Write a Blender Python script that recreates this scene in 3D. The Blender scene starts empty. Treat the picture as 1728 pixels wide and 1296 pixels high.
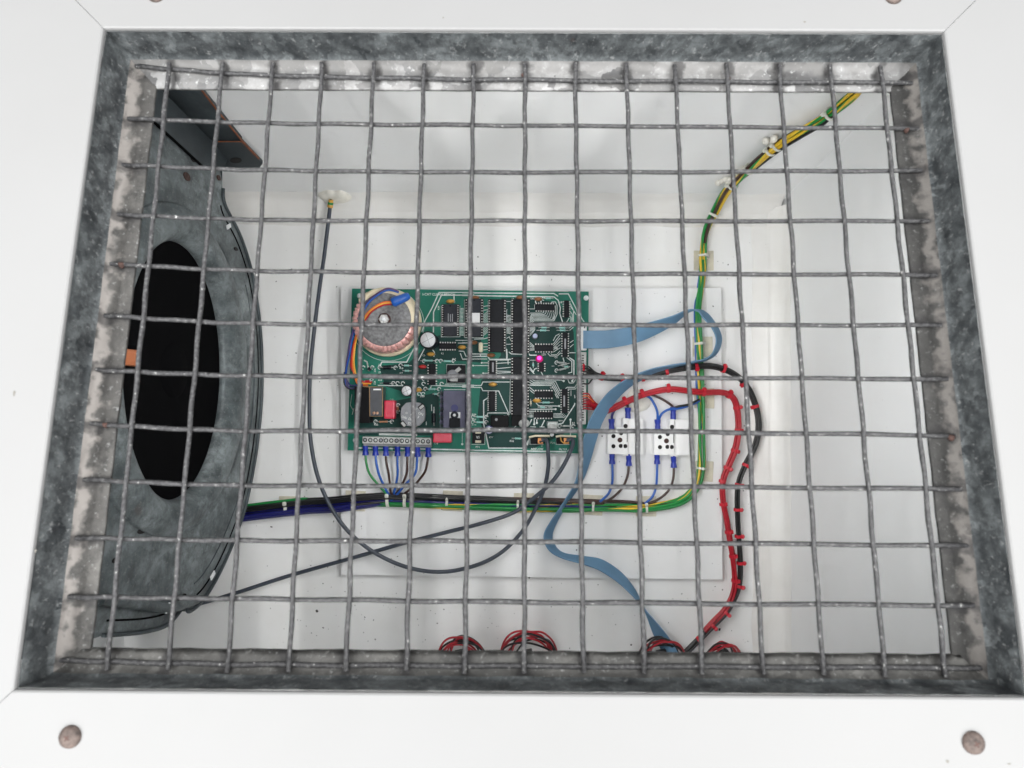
import bpy, bmesh, math, random
from mathutils import Vector, Matrix, Euler
random.seed(7)
S = bpy.context.scene
COL = S.collection
PI = math.pi

# ------------------------------------------------------------------ camera
RW = Matrix(((0.99998, -0.00582, 0.00381), (0.00589, 0.99979, -0.01953), (-0.00369, 0.01955, 0.9998)))
CAM = Vector((0, 0, .705))
FPX = 1150.0
TH = .17
cd = bpy.data.cameras.new("camera")
cam = bpy.data.objects.new("camera", cd); COL.objects.link(cam)
cam.matrix_world = Matrix.Translation(CAM) @ RW.to_4x4()
cd.sensor_fit = 'HORIZONTAL'; cd.sensor_width = 36; cd.lens = FPX * 36 / 1728
cd.clip_start = .01; cd.clip_end = 50
cd.dof.use_dof = True; cd.dof.focus_distance = .60; cd.dof.aperture_fstop = 16
S.camera = cam

# ------------------------------------------------------------------ light
w = bpy.data.worlds.new("World"); S.world = w; w.use_nodes = True
bg = w.node_tree.nodes["Background"]
bg.inputs[0].default_value = (.93, .97, 1, 1); bg.inputs[1].default_value = .07
def area(name, loc, target, sx, sy, power, col=(1, .998, .985)):
    l = bpy.data.lights.new(name, 'AREA'); l.shape = 'RECTANGLE'; l.size = sx; l.size_y = sy
    l.energy = power; l.color = col
    o = bpy.data.objects.new(name, l); COL.objects.link(o); o.location = loc
    d = Vector(target) - Vector(loc)
    z = -d.normalized(); y = Vector((0, 1, 0)); x = y.cross(z).normalized(); y = z.cross(x)
    o.matrix_world = Matrix.Translation(loc) @ Matrix((x, y, z)).transposed().to_4x4()
    return o
for tx, tp_ in ((-1.55, 69), (-.90, 50), (-.28, 23), (.28, 23), (.90, 50), (1.55, 69)):      # fluorescent rows over the bench, more of them added to fill the interior
    area("tube_and_fill", (tx, -.20, 2.05), (tx * .02, .0, .25), 0.04, 4.0, tp_)
S.view_settings.view_transform = 'Standard'; S.view_settings.look = 'None'
S.view_settings.exposure = 0; S.view_settings.gamma = 1

# ------------------------------------------------------------------ px -> points on real planes
def dirw(px, py): return RW @ Vector(((px - 864) / FPX, -(py - 648) / FPX, -1))
def F(px, py, z=0.0):
    v = dirw(px, py); return CAM + v * ((z - CAM.z) / v.z)
def X(px, py, x):
    v = dirw(px, py); return CAM + v * ((x - CAM.x) / v.x)
YB = .2035
NB = Vector((0, math.cos(TH), -math.sin(TH)))
def W(px, py, off=0.0):            # on the back wall, off metres in front of it
    v = dirw(px, py); p0 = Vector((0, YB, 0)) - NB * off
    return CAM + v * ((p0 - CAM).dot(NB) / v.dot(NB))
RP = Matrix.Rotation(-TH, 3, 'X')
P0 = Vector((.00477, .02321, .38789))
def Q(px, py, z=0.0):              # point in the tilted opening's own frame (mesh plane z = 0)
    c = RP.transposed() @ (CAM - P0); v = RP.transposed() @ dirw(px, py)
    return c + v * ((z - c.z) / v.z)

# ------------------------------------------------------------------ materials
def nodes(name):
    m = bpy.data.materials.new(name); m.use_nodes = True
    return m, m.node_tree.nodes, m.node_tree.links, m.node_tree.nodes["Principled BSDF"]
def M(name, col, rough=.5, metal=0.0, var=.12, vs=60, bump=0.0, bs=400, coat=0.0, emit=None, es=0, trans=0.0, spec=.5):
    m, n, l, b = nodes(name)
    b.inputs['Roughness'].default_value = rough; b.inputs['Metallic'].default_value = metal
    b.inputs['Coat Weight'].default_value = coat; b.inputs['Transmission Weight'].default_value = trans
    b.inputs['Specular IOR Level'].default_value = spec
    tc = n.new('ShaderNodeTexCoord')
    nz = n.new('ShaderNodeTexNoise'); nz.inputs['Scale'].default_value = vs; nz.inputs['Detail'].default_value = 5
    l.new(tc.outputs['Object'], nz.inputs['Vector'])
    r = n.new('ShaderNodeValToRGB'); r.color_ramp.elements[0].position = .3; r.color_ramp.elements[1].position = .7
    r.color_ramp.elements[0].color = tuple(c * (1 - var) for c in col) + (1,)
    r.color_ramp.elements[1].color = tuple(min(1, c * (1 + var)) for c in col) + (1,)
    l.new(nz.outputs['Fac'], r.inputs['Fac']); l.new(r.outputs['Color'], b.inputs['Base Color'])
    if bump:
        n2 = n.new('ShaderNodeTexNoise'); n2.inputs['Scale'].default_value = bs; n2.inputs['Detail'].default_value = 3
        l.new(tc.outputs['Object'], n2.inputs['Vector'])
        bp = n.new('ShaderNodeBump'); bp.inputs['Strength'].default_value = bump; bp.inputs['Distance'].default_value = .001
        l.new(n2.outputs['Fac'], bp.inputs['Height']); l.new(bp.outputs['Normal'], b.inputs['Normal'])
    if emit:
        b.inputs['Emission Color'].default_value = emit + (1,); b.inputs['Emission Strength'].default_value = es
    return m
def ramp(n, stops, interp='LINEAR'):
    r = n.new('ShaderNodeValToRGB'); cr = r.color_ramp; cr.interpolation = interp
    while len(cr.elements) < len(stops): cr.elements.new(.5)
    for e, (p, c) in zip(cr.elements, stops):
        e.position = p; e.color = tuple(c) + (1,) if len(c) == 3 else c
    return r
def mixrgb(n, l, fac, a, b, mode='MIX'):
    x = n.new('ShaderNodeMix'); x.data_type = 'RGBA'; x.blend_type = mode
    for sock, v in ((x.inputs[0], fac), (x.inputs[6], a), (x.inputs[7], b)):
        if hasattr(v, 'is_linked') or hasattr(v, 'links'): l.new(v, sock)
        elif isinstance(v, (int, float)): sock.default_value = v
        else: sock.default_value = tuple(v) + (1,)
    return x.outputs[2]
def galvanised(name, dark, light, dirt, metal=.8, r0=.3, r1=.6, cell=110, grime=.5, stretch=(1, 1, 1), bump=.25, rust=0.0, spang=.16, fleck=.0, soot=None, glint=None):
    m, n, l, b = nodes(name)
    tc = n.new('ShaderNodeTexCoord')
    mp = n.new('ShaderNodeMapping'); mp.inputs['Scale'].default_value = stretch
    l.new(tc.outputs['Object'], mp.inputs['Vector'])
    nz0 = n.new('ShaderNodeTexNoise'); nz0.inputs['Scale'].default_value = cell * 1.3; nz0.inputs['Detail'].default_value = 4
    l.new(mp.outputs[0], nz0.inputs['Vector'])
    wob = n.new('ShaderNodeVectorMath'); wob.operation = 'MULTIPLY_ADD'
    wob.inputs[1].default_value = (.012,) * 3; l.new(nz0.outputs['Color'], wob.inputs[0]); l.new(mp.outputs[0], wob.inputs[2])
    vo = n.new('ShaderNodeTexVoronoi'); vo.inputs['Scale'].default_value = cell; vo.inputs['Randomness'].default_value = 1
    l.new(wob.outputs[0], vo.inputs['Vector'])
    sp = n.new('ShaderNodeSeparateColor'); l.new(vo.outputs['Color'], sp.inputs[0])
    n2 = n.new('ShaderNodeTexNoise'); n2.inputs['Scale'].default_value = cell * .45; n2.inputs['Detail'].default_value = 8; n2.inputs['Roughness'].default_value = .65
    l.new(mp.outputs[0], n2.inputs['Vector'])
    ad = n.new('ShaderNodeMath'); ad.operation = 'MULTIPLY_ADD'; ad.inputs[1].default_value = spang
    l.new(sp.outputs[0], ad.inputs[0])
    sb = n.new('ShaderNodeMath'); sb.operation = 'MULTIPLY'; sb.inputs[1].default_value = 1.0 - spang * .6; l.new(n2.outputs['Fac'], sb.inputs[0])
    l.new(sb.outputs[0], ad.inputs[2])
    r = ramp(n, [(.33, dark), (.52, tuple((x + y) / 2.3 for x, y in zip(dark, light))), (.70, light)])
    l.new(ad.outputs[0], r.inputs['Fac'])
    n3 = n.new('ShaderNodeTexNoise'); n3.inputs['Scale'].default_value = cell * .9; n3.inputs['Detail'].default_value = 10; n3.inputs['Roughness'].default_value = .75
    l.new(tc.outputs['Object'], n3.inputs['Vector'])
    g = ramp(n, [(.42, (0, 0, 0)), (.62, (1, 1, 1))]); l.new(n3.outputs['Fac'], g.inputs['Fac'])
    gm = n.new('ShaderNodeMath'); gm.operation = 'MULTIPLY'; gm.inputs[1].default_value = grime; l.new(g.outputs['Color'], gm.inputs[0])
    c = mixrgb(n, l, gm.outputs[0], r.outputs['Color'], dirt)
    if rust:
        n4 = n.new('ShaderNodeTexNoise'); n4.inputs['Scale'].default_value = 35; n4.inputs['Detail'].default_value = 6
        l.new(tc.outputs['Object'], n4.inputs['Vector'])
        g4 = ramp(n, [(.68, (0, 0, 0)), (.76, (rust,) * 3)]); l.new(n4.outputs['Fac'], g4.inputs['Fac'])
        c = mixrgb(n, l, g4.outputs['Color'], c, (.16, .06, .03))
    if fleck:
        n5 = n.new('ShaderNodeTexNoise'); n5.inputs['Scale'].default_value = 420; n5.inputs['Detail'].default_value = 6; n5.inputs['Roughness'].default_value = .7
        l.new(mp.outputs[0], n5.inputs['Vector'])
        g5 = ramp(n, [(.58, (0, 0, 0)), (.68, (fleck,) * 3)]); l.new(n5.outputs['Fac'], g5.inputs['Fac'])
        c = mixrgb(n, l, g5.outputs['Color'], c, (.55, .56, .56))
    if glint:      # highlight on the bend put into the colour as a bright band (UV.x = metres from the wall side)
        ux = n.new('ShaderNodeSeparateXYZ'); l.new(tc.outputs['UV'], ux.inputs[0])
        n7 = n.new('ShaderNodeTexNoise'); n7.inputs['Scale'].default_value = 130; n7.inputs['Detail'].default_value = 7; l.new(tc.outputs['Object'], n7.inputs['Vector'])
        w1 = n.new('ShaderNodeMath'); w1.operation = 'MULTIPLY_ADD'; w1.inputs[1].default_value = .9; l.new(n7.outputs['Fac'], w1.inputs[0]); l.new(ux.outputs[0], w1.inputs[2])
        g7 = ramp(n, [(.36, (0,) * 3), (.48, (glint[3],) * 3), (.60, (glint[3],) * 3)])
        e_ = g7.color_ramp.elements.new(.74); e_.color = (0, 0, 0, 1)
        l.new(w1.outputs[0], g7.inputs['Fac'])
        wr = mixrgb(n, l, r.outputs['Color'], tuple(x * .75 for x in glint[:3]), glint[:3])
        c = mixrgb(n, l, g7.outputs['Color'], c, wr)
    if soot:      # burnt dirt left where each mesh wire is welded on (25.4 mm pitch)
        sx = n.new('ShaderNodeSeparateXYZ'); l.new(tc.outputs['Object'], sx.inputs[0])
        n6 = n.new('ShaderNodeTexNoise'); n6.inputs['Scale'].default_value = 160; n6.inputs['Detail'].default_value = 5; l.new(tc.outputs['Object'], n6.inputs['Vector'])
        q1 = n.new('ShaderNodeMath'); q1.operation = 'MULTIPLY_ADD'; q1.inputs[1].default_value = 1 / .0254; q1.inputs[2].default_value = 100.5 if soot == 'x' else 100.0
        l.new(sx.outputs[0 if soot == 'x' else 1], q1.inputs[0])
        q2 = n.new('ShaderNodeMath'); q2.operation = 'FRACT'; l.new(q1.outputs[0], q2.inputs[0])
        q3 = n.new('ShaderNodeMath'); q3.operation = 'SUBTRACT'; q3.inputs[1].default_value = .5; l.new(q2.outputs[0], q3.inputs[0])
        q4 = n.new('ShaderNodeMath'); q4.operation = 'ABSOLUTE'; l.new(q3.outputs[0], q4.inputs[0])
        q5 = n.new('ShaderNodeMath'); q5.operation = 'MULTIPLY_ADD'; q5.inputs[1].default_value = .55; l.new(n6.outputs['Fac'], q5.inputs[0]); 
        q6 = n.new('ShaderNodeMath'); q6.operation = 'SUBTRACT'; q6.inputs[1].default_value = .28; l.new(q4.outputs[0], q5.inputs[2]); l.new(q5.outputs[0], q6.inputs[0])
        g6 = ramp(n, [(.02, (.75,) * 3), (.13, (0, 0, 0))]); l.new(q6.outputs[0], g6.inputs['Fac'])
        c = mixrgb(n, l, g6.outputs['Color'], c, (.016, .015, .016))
    l.new(c, b.inputs['Base Color'])
    mm = n.new('ShaderNodeMath'); mm.operation = 'MULTIPLY_ADD'; mm.inputs[1].default_value = -metal * .8; mm.inputs[2].default_value = metal
    l.new(gm.outputs[0], mm.inputs[0]); l.new(mm.outputs[0], b.inputs['Metallic'])
    rr = n.new('ShaderNodeMapRange'); rr.inputs[3].default_value = r0; rr.inputs[4].default_value = r1
    l.new(n2.outputs['Fac'], rr.inputs[0]); l.new(rr.outputs[0], b.inputs['Roughness'])
    bp = n.new('ShaderNodeBump'); bp.inputs['Strength'].default_value = bump; bp.inputs['Distance'].default_value = .0012
    l.new(n3.outputs['Fac'], bp.inputs['Height']); l.new(bp.outputs['Normal'], b.inputs['Normal'])
    return m
def white_paint(name, base, dirt, amount, rough=.45, scale=9, speck=.0, bump=.06):
    m, n, l, b = nodes(name)
    tc = n.new('ShaderNodeTexCoord')
    a = n.new('ShaderNodeTexNoise'); a.inputs['Scale'].default_value = scale; a.inputs['Detail'].default_value = 7; a.inputs['Roughness'].default_value = .6
    l.new(tc.outputs['Object'], a.inputs['Vector'])
    r = ramp(n, [(.35, (0, 0, 0)), (.75, (amount,) * 3)]); l.new(a.outputs['Fac'], r.inputs['Fac'])
    c = mixrgb(n, l, r.outputs['Color'], base, dirt)
    if speck:
        s = n.new('ShaderNodeTexVoronoi'); s.inputs['Scale'].default_value = 130; l.new(tc.outputs['Object'], s.inputs['Vector'])
        s2 = ramp(n, [(.03, (speck,) * 3), (.07, (0, 0, 0))]); l.new(s.outputs['Distance'], s2.inputs['Fac'])
        s3 = n.new('ShaderNodeTexNoise'); s3.inputs['Scale'].default_value = 40; l.new(tc.outputs['Object'], s3.inputs['Vector'])
        s4 = ramp(n, [(.52, (0, 0, 0)), (.6, (1, 1, 1))]); l.new(s3.outputs['Fac'], s4.inputs['Fac'])
        f = mixrgb(n, l, 1.0, s2.outputs['Color'], s4.outputs['Color'], 'MULTIPLY')
        c = mixrgb(n, l, f, c, (.13, .12, .1))
    l.new(c, b.inputs['Base Color']); b.inputs['Roughness'].default_value = rough
    z = n.new('ShaderNodeTexNoise'); z.inputs['Scale'].default_value = 900; z.inputs['Detail'].default_value = 2
    l.new(tc.outputs['Object'], z.inputs['Vector'])
    bp = n.new('ShaderNodeBump'); bp.inputs['Strength'].default_value = bump; bp.inputs['Distance'].default_value = .0005
    l.new(z.outputs['Fac'], bp.inputs['Height']); l.new(bp.outputs['Normal'], b.inputs['Normal'])
    return m
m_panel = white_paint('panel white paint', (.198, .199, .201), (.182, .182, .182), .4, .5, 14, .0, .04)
m_wall = white_paint('cabinet white paint', (.90, .91, .915), (.81, .81, .80), .5, .38, 7, .25, .05)
m_floor = white_paint('cabinet floor white', (.90, .905, .905), (.77, .76, .73), .55, .42, 12, .7, .06)
m_plate = white_paint('mounting plate white', (.85, .855, .86), (.76, .76, .75), .45, .4, 10, .45, .05)
m_cove = white_paint('sealant cream', (.875, .868, .85), (.76, .74, .70), .6, .35, 22, .3, .2)
m_frame = galvanised('galvanised frame', (.018, .022, .026), (.19, .208, .215), (.013, .015, .017), .3, .5, .75, 170, .75, (1, 1, .7), .45, .3, .17, .35)
m_bend = galvanised('worn zinc bend', (.10, .092, .088), (.34, .315, .295), (.03, .028, .026), .3, .45, .7, 90, .8, (1, 1, 1), .5, .0, .12, .4)  # lamp highlight on the bend put into the base colour
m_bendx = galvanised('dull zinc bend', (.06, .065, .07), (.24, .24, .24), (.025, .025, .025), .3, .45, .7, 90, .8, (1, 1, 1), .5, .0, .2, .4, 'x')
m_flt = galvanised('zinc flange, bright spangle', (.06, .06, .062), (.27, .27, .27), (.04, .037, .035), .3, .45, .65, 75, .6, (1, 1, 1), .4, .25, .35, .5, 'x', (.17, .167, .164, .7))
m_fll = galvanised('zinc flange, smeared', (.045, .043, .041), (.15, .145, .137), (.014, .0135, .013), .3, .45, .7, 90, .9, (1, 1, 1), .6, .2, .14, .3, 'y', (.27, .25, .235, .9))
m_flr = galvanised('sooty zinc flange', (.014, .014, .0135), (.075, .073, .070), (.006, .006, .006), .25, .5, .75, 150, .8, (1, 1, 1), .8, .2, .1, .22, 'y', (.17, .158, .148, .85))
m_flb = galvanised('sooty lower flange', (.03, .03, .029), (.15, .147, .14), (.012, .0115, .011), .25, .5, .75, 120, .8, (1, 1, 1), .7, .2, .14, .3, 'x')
m_fan = galvanised('galvanised fan sheet', (.080, .100, .107), (.35, .395, .405), (.038, .048, .052), .4, .4, .65, 50, .85, (1, 1, .6), .3, .2, .11, .25)
m_fan2 = galvanised('bracket sheet', (.035, .046, .053), (.13, .155, .168), (.02, .026, .03), .5, .4, .6, 30, .5, (1, 1, .5), .12, 0, .1)
m_black = M('black for unlit void and grooves', (.0025, .0025, .003), .9, spec=.05)
def wire_mat():
    m, n, l, b = nodes('zinc mesh wire')
    tc = n.new('ShaderNodeTexCoord')
    a = n.new('ShaderNodeTexNoise'); a.inputs['Scale'].default_value = 700; a.inputs['Detail'].default_value = 4
    l.new(tc.outputs['Object'], a.inputs['Vector'])
    r = ramp(n, [(.3, (.018, .018, .019)), (.54, (.052, .052, .055)), (.66, (.078, .078, .078)), (.735, (.36, .36, .355))]); l.new(a.outputs['Fac'], r.inputs['Fac'])
    l.new(r.outputs['Color'], b.inputs['Base Color']); b.inputs['Metallic'].default_value = .1; b.inputs['Roughness'].default_value = .6; b.inputs['Specular IOR Level'].default_value = .35
    bp = n.new('ShaderNodeBump'); bp.inputs['Strength'].default_value = .6; bp.inputs['Distance'].default_value = .0006
    l.new(a.outputs['Fac'], bp.inputs['Height']); l.new(bp.outputs['Normal'], b.inputs['Normal'])
    return m
m_wire = wire_mat()
m_rust = M('rust', (.062, .032, .026), .8, var=.4, vs=500, bump=.5)
m_flange_dirt = M('grey scuff', (.14, .135, .12), .7)
m_screw = M('dull screw head', (.088, .066, .058), .7, .1, var=.5, vs=420, bump=.5, bs=900)
m_orange = M('orange primer edge', (.20, .065, .028), .7, var=.3, vs=200)
m_tab = M('orange fibre tab', (.52, .17, .07), .6)
m_pcb = M('green solder mask', (.012, .150, .105), .5, var=.18, vs=30, spec=.25)
m_pcbd = M('solder mask darkened by reflection', (.006, .040, .035), .5, var=.2, vs=40, spec=.2)  # dark reflection of the glossy coat put into the mask colour
m_trace = M('tinned track', (.60, .65, .64), .5, .0, var=.15, vs=300, bump=.1, spec=.3)
m_bus = M('grey tinned bus', (.42, .45, .44), .4, .3, var=.1, vs=300)
m_silk = M('white legend ink', (.85, .87, .85), .6, var=.04)
m_chip = M('chip epoxy', (.008, .009, .012), .55, var=.2, vs=200, bump=.15, bs=2000, spec=.18)
m_chip2 = M('chip epoxy grey', (.020, .023, .032), .5, var=.2, vs=200, spec=.25)
m_sock = M('socket plastic', (.004, .004, .005), .6, spec=.15)
m_pin = M('tinned pins', (.55, .55, .54), .4, .4, var=.1)
m_label = M('white label', (.82, .83, .84), .6, var=.05)
m_print = M('grey chip print', (.30, .31, .33), .6, var=.1, vs=900)
m_copper = M('enamelled copper winding', (.76, .42, .39), .28, .25, var=.3, vs=320)
m_tape = M('cream winding tape', (.74, .65, .47), .5, var=.14, vs=160, bump=.3, bs=500)
m_disc = M('grey steel disc', (.19, .19, .195), .55, .1, var=.4, vs=330, bump=.2, bs=600)
m_steel = M('steel', (.24, .24, .245), .4, .5, var=.25)
m_tin = M('bright aluminium top', (.80, .82, .84), .5, .0, var=.05)
m_capb = M('black capacitor sleeve', (.007, .009, .015), .35, spec=.3)
m_capblue = M('blue capacitor sleeve', (.03, .035, .16), .3)
m_redcap = M('red film capacitor', (.60, .035, .075), .32, var=.08)
m_yell = M('ochre ceramic', (.62, .34, .07), .35, var=.2, vs=600)
m_brown = M('brown ceramic', (.24, .10, .04), .4, var=.2, vs=600)
m_teal = M('pale green resistor', (.30, .60, .55), .4, var=.1)
m_beige = M('beige component', (.66, .60, .45), .45, var=.08)
m_grey = M('grey plastic', (.25, .26, .28), .5, var=.1, vs=250)
m_lgrey = M('light grey plastic', (.50, .51, .50), .45, var=.08, vs=200)
m_hs = M('anodised heat sink', (.085, .085, .14), .5, .2, var=.2, vs=90)
m_relay = M('smoked relay cover', (.05, .054, .065), .3, var=.15, vs=120)
m_amber = M('amber edge', (.30, .19, .09), .3, var=.1)
m_gold = M('copper alloy contact', (.52, .22, .08), .3, .6, var=.25, vs=500)
m_led = M('magenta led', (.9, .05, .5), .3, emit=(1.0, .10, .72), es=1.25)
m_ledl = M('red led lens', (.55, .02, .16), .25, emit=(1.0, .02, .30), es=.25)
m_hole = M('dark hole', (.012, .010, .010), .8)
m_hole2 = M('brown screw hole', (.05, .018, .014), .7)
def wirecol(name, c, rough=.38): return M(name, c, rough, var=.06, vs=90, coat=.1)
m_green = wirecol('green insulation', (.012, .22, .05))
m_blue = wirecol('blue insulation', (.012, .10, .44))
m_navy = wirecol('navy insulation', (.010, .012, .13))
m_brn = wirecol('brown insulation', (.045, .018, .013))
m_blk = wirecol('black insulation', (.009, .009, .010))
m_red = wirecol('red insulation', (.42, .010, .022))
m_redtie = M('red nylon tie', (.56, .012, .030), .4, var=.08)
m_org = wirecol('orange insulation', (.78, .17, .035))
m_yel = wirecol('yellow insulation', (.80, .42, .06))
m_pur = wirecol('purple insulation', (.12, .055, .13))
m_gcab = wirecol('slate cable sheath', (.045, .055, .075), .45)
m_ferr = M('blue crimp sleeve', (.012, .035, .36), .3, var=.1, coat=.2)
m_ribbon = M('blue ribbon cable', (.145, .285, .44), .5, var=.05, vs=60)
m_tie = M('clear nylon tie', (.70, .70, .64), .35, var=.05)
m_mount = M('yellowed nylon mount', (.62, .58, .47), .45, var=.14, vs=140)
m_glue = M('yellowed hot glue', (.79, .77, .70), .3, var=.12, vs=120, bump=.3, bs=150)
m_block = M('white nylon terminal block', (.91, .91, .91), .4, var=.02)
m_speck = M('black debris', (.03, .027, .025), .8, var=.3)
def gy_mat(nm='green and yellow insulation', y0=.22, y1=.93):
    m, n, l, b = nodes(nm)
    uv = n.new('ShaderNodeTexCoord'); s = n.new('ShaderNodeSeparateXYZ'); l.new(uv.outputs['UV'], s.inputs[0])
    a = n.new('ShaderNodeMath'); a.operation = 'MULTIPLY_ADD'; a.inputs[1].default_value = 1.1
    l.new(s.outputs[1], a.inputs[0]); l.new(s.outputs[0], a.inputs[2])
    f = n.new('ShaderNodeMath'); f.operation = 'FRACT'; l.new(a.outputs[0], f.inputs[0])
    r = ramp(n, [(.0, (.75, .50, .035)), (y0, (.014, .25, .05)), (y1, (.75, .50, .035))], 'CONSTANT')
    l.new(f.outputs[0], r.inputs['Fac']); l.new(r.outputs['Color'], b.inputs['Base Color']); b.inputs['Roughness'].default_value = .38
    return m
m_gy = gy_mat()
m_gy2 = gy_mat('yellow and green insulation', .45, .80)

# ------------------------------------------------------------------ mesh builder
OFF = {}
class MB:
    def __init__(s): s.v = []; s.f = []; s.uv = []; s.sm = []
    def add(s, vs, fs, smooth=False, uvs=None):
        o = len(s.v); s.v += [Vector(v) for v in vs]
        for i, f in enumerate(fs):
            s.f.append([o + k for k in f]); s.sm.append(smooth)
            s.uv.append(uvs[i] if uvs else [(0, 0)] * len(f))
        return s
    def box(s, c, size, rot=None, bev=0.0):
        c = Vector(c); h = Vector(size) / 2
        R = rot if rot is not None else Matrix.Identity(3)
        if isinstance(rot, (int, float)): R = Matrix.Rotation(rot, 3, 'Z')
        bm = bmesh.new(); bmesh.ops.create_cube(bm, size=1)
        for v in bm.verts: v.co = Vector((v.co.x * size[0], v.co.y * size[1], v.co.z * size[2]))
        if bev: bmesh.ops.bevel(bm, geom=bm.edges[:], offset=min(bev, min(size) * .45), segments=2, affect='EDGES', profile=.6)
        bm.verts.index_update()
        s.add([c + R @ v.co for v in bm.verts], [[v.index for v in f.verts] for f in bm.faces])
        bm.free(); return s
    def prism(s, poly, ext, flip=False):     # poly of 3d points, extruded by vector ext
        n = len(poly); p = [Vector(q) for q in poly]; e = Vector(ext)
        fs = [list(range(n)), list(range(2 * n - 1, n - 1, -1))]
        fs += [[i, i + n, (i + 1) % n + n, (i + 1) % n] for i in range(n)]
        s.add(p + [q + e for q in p], fs); return s
    def tube(s, pts, r, seg=8, cap=True, smooth=True, rfun=None):
        pts = [Vector(p) for p in pts]; n = len(pts)
        T = [(pts[min(i + 1, n - 1)] - pts[max(i - 1, 0)]).normalized() for i in range(n)]
        u = T[0].orthogonal().normalized(); rings = []; L = 0; vs = []; fs = []; uvs = []; LL = []
        for i in range(n):
            u = (u - T[i] * u.dot(T[i])).normalized(); vv = T[i].cross(u)
            if i: L += (pts[i] - pts[i - 1]).length
            LL.append(L)
            ri = r[i] if isinstance(r, (list, tuple)) else r
            for k in range(seg):
                a = 2 * PI * k / seg
                rk = ri * (rfun(i, k) if rfun else 1)
                vs.append(pts[i] + (u * math.cos(a) + vv * math.sin(a)) * rk)
        for i in range(n - 1):
            for k in range(seg):
                k2 = (k + 1) % seg
                fs.append([i * seg + k, i * seg + k2, (i + 1) * seg + k2, (i + 1) * seg + k])
                uvs.append([(k / seg, LL[i] * 10), ((k + 1) / seg, LL[i] * 10), ((k + 1) / seg, LL[i + 1] * 10), (k / seg, LL[i + 1] * 10)])
        s.add(vs, fs, smooth, uvs)
        if cap:
            s.add(vs[:seg], [list(range(seg - 1, -1, -1))]); s.add(vs[-seg:], [list(range(seg))])
        return s
    def lathe(s, c, prof, seg=24, axis='Z', smooth=True, cap=True, rmod=None):
        c = Vector(c); vs = []; fs = []
        for (r, z) in prof:
            for k in range(seg):
                a = 2 * PI * k / seg; rr = r * (rmod(k, r, z) if rmod else 1)
                p = (rr * math.cos(a), rr * math.sin(a), z)
                if axis == 'X': p = (p[2], p[0], p[1])
                if axis == 'Y': p = (p[1], p[2], p[0])
                vs.append(c + Vector(p))
        m = len(prof)
        for i in range(m - 1):
            for k in range(seg):
                k2 = (k + 1) % seg
                fs.append([i * seg + k, i * seg + k2, (i + 1) * seg + k2, (i + 1) * seg + k])
        s.add(vs, fs, smooth)
        if cap:
            s.add(vs[:seg], [list(range(seg - 1, -1, -1))]); s.add(vs[-seg:], [list(range(seg))])
        return s
    def strip(s, pts, width, z):              # flat poly-line lying at height z
        pts = [Vector((p[0], p[1], 0)) for p in pts]; n = len(pts); L = []; R = []
        for i in range(n):
            a = (pts[i] - pts[i - 1]).normalized() if i else (pts[1] - pts[0]).normalized()
            b = (pts[i + 1] - pts[i]).normalized() if i < n - 1 else a
            t = (a + b); t = t.normalized() if t.length > 1e-6 else a
            nn = Vector((-t.y, t.x, 0)); k = 1 / max(.5, nn.dot(Vector((-a.y, a.x, 0))))
            L.append(pts[i] + nn * width / 2 * k); R.append(pts[i] - nn * width / 2 * k)
        vs = [Vector((p.x, p.y, z)) for p in L + R]
        s.add(vs, [[i + n, i + 1 + n, i + 1, i] for i in range(n - 1)]); return s
    def build(s, name, mat, parent=None, **props):
        off = Vector((0, 0, 0)); p = parent
        while p is not None and p.parent is not None: p = p.parent
        if p is not None: off = OFF.get(p.name, Vector((0, 0, 0)))
        me = bpy.data.meshes.new(name)
        me.from_pydata([v - off for v in s.v], [], s.f)
        me.polygons.foreach_set('use_smooth', s.sm)
        uvl = me.uv_layers.new(name='UVMap'); flat = [c for fu in s.uv for uvc in fu for c in uvc]
        uvl.data.foreach_set('uv', flat)
        me.materials.append(mat); me.update()
        o = bpy.data.objects.new(name, me); COL.objects.link(o)
        if parent is not None: o.parent = parent
        for k, v in props.items(): o[k] = v
        return o
def thing(name, loc, label, cat, group=None, rot=None):
    o = bpy.data.objects.new(name, None); COL.objects.link(o); o.location = loc; o.empty_display_size = .02
    if rot: o.rotation_euler = rot; OFF[o.name] = Vector((0, 0, 0))
    else: OFF[o.name] = Vector(loc)
    o['label'] = label; o['category'] = cat
    if group: o['group'] = group
    return o
def tag(o, label, cat, group=None):
    o['label'] = label; o['category'] = cat
    if group: o['group'] = group
    return o
def structure(name, mb, mat):
    o = mb.build(name, mat); o['kind'] = 'structure'; return o
def cr(P, n=8):
    P = [tuple(p) for p in P]; out = []; D = len(P[0])
    for i in range(len(P) - 1):
        a = P[max(i - 1, 0)]; b = P[i]; c = P[i + 1]; d = P[min(i + 2, len(P) - 1)]
        for k in range(n):
            t = k / n
            out.append(tuple(.5 * (2 * b[j] + (c[j] - a[j]) * t + (2 * a[j] - 5 * b[j] + 4 * c[j] - d[j]) * t * t + (3 * b[j] - a[j] - 3 * c[j] + d[j]) * t ** 3) for j in range(D)))
    out.append(P[-1]); return out
def place_copy(src, name, parent, matrix):
    o = src.copy(); COL.objects.link(o); o.name = name; o.parent = parent
    off = OFF.get(parent.name, Vector((0, 0, 0)))
    o.matrix_basis = Matrix.Translation(-off) @ matrix
    return o
def frame_matrix(p, t, up, s=1.0):
    t = Vector(t).normalized(); up = Vector(up); y = (up - t * up.dot(t)).normalized(); x = y.cross(t)
    return Matrix.Translation(p) @ Matrix((x, y, t)).transposed().to_4x4() @ Matrix.Scale(s, 4)

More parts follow.
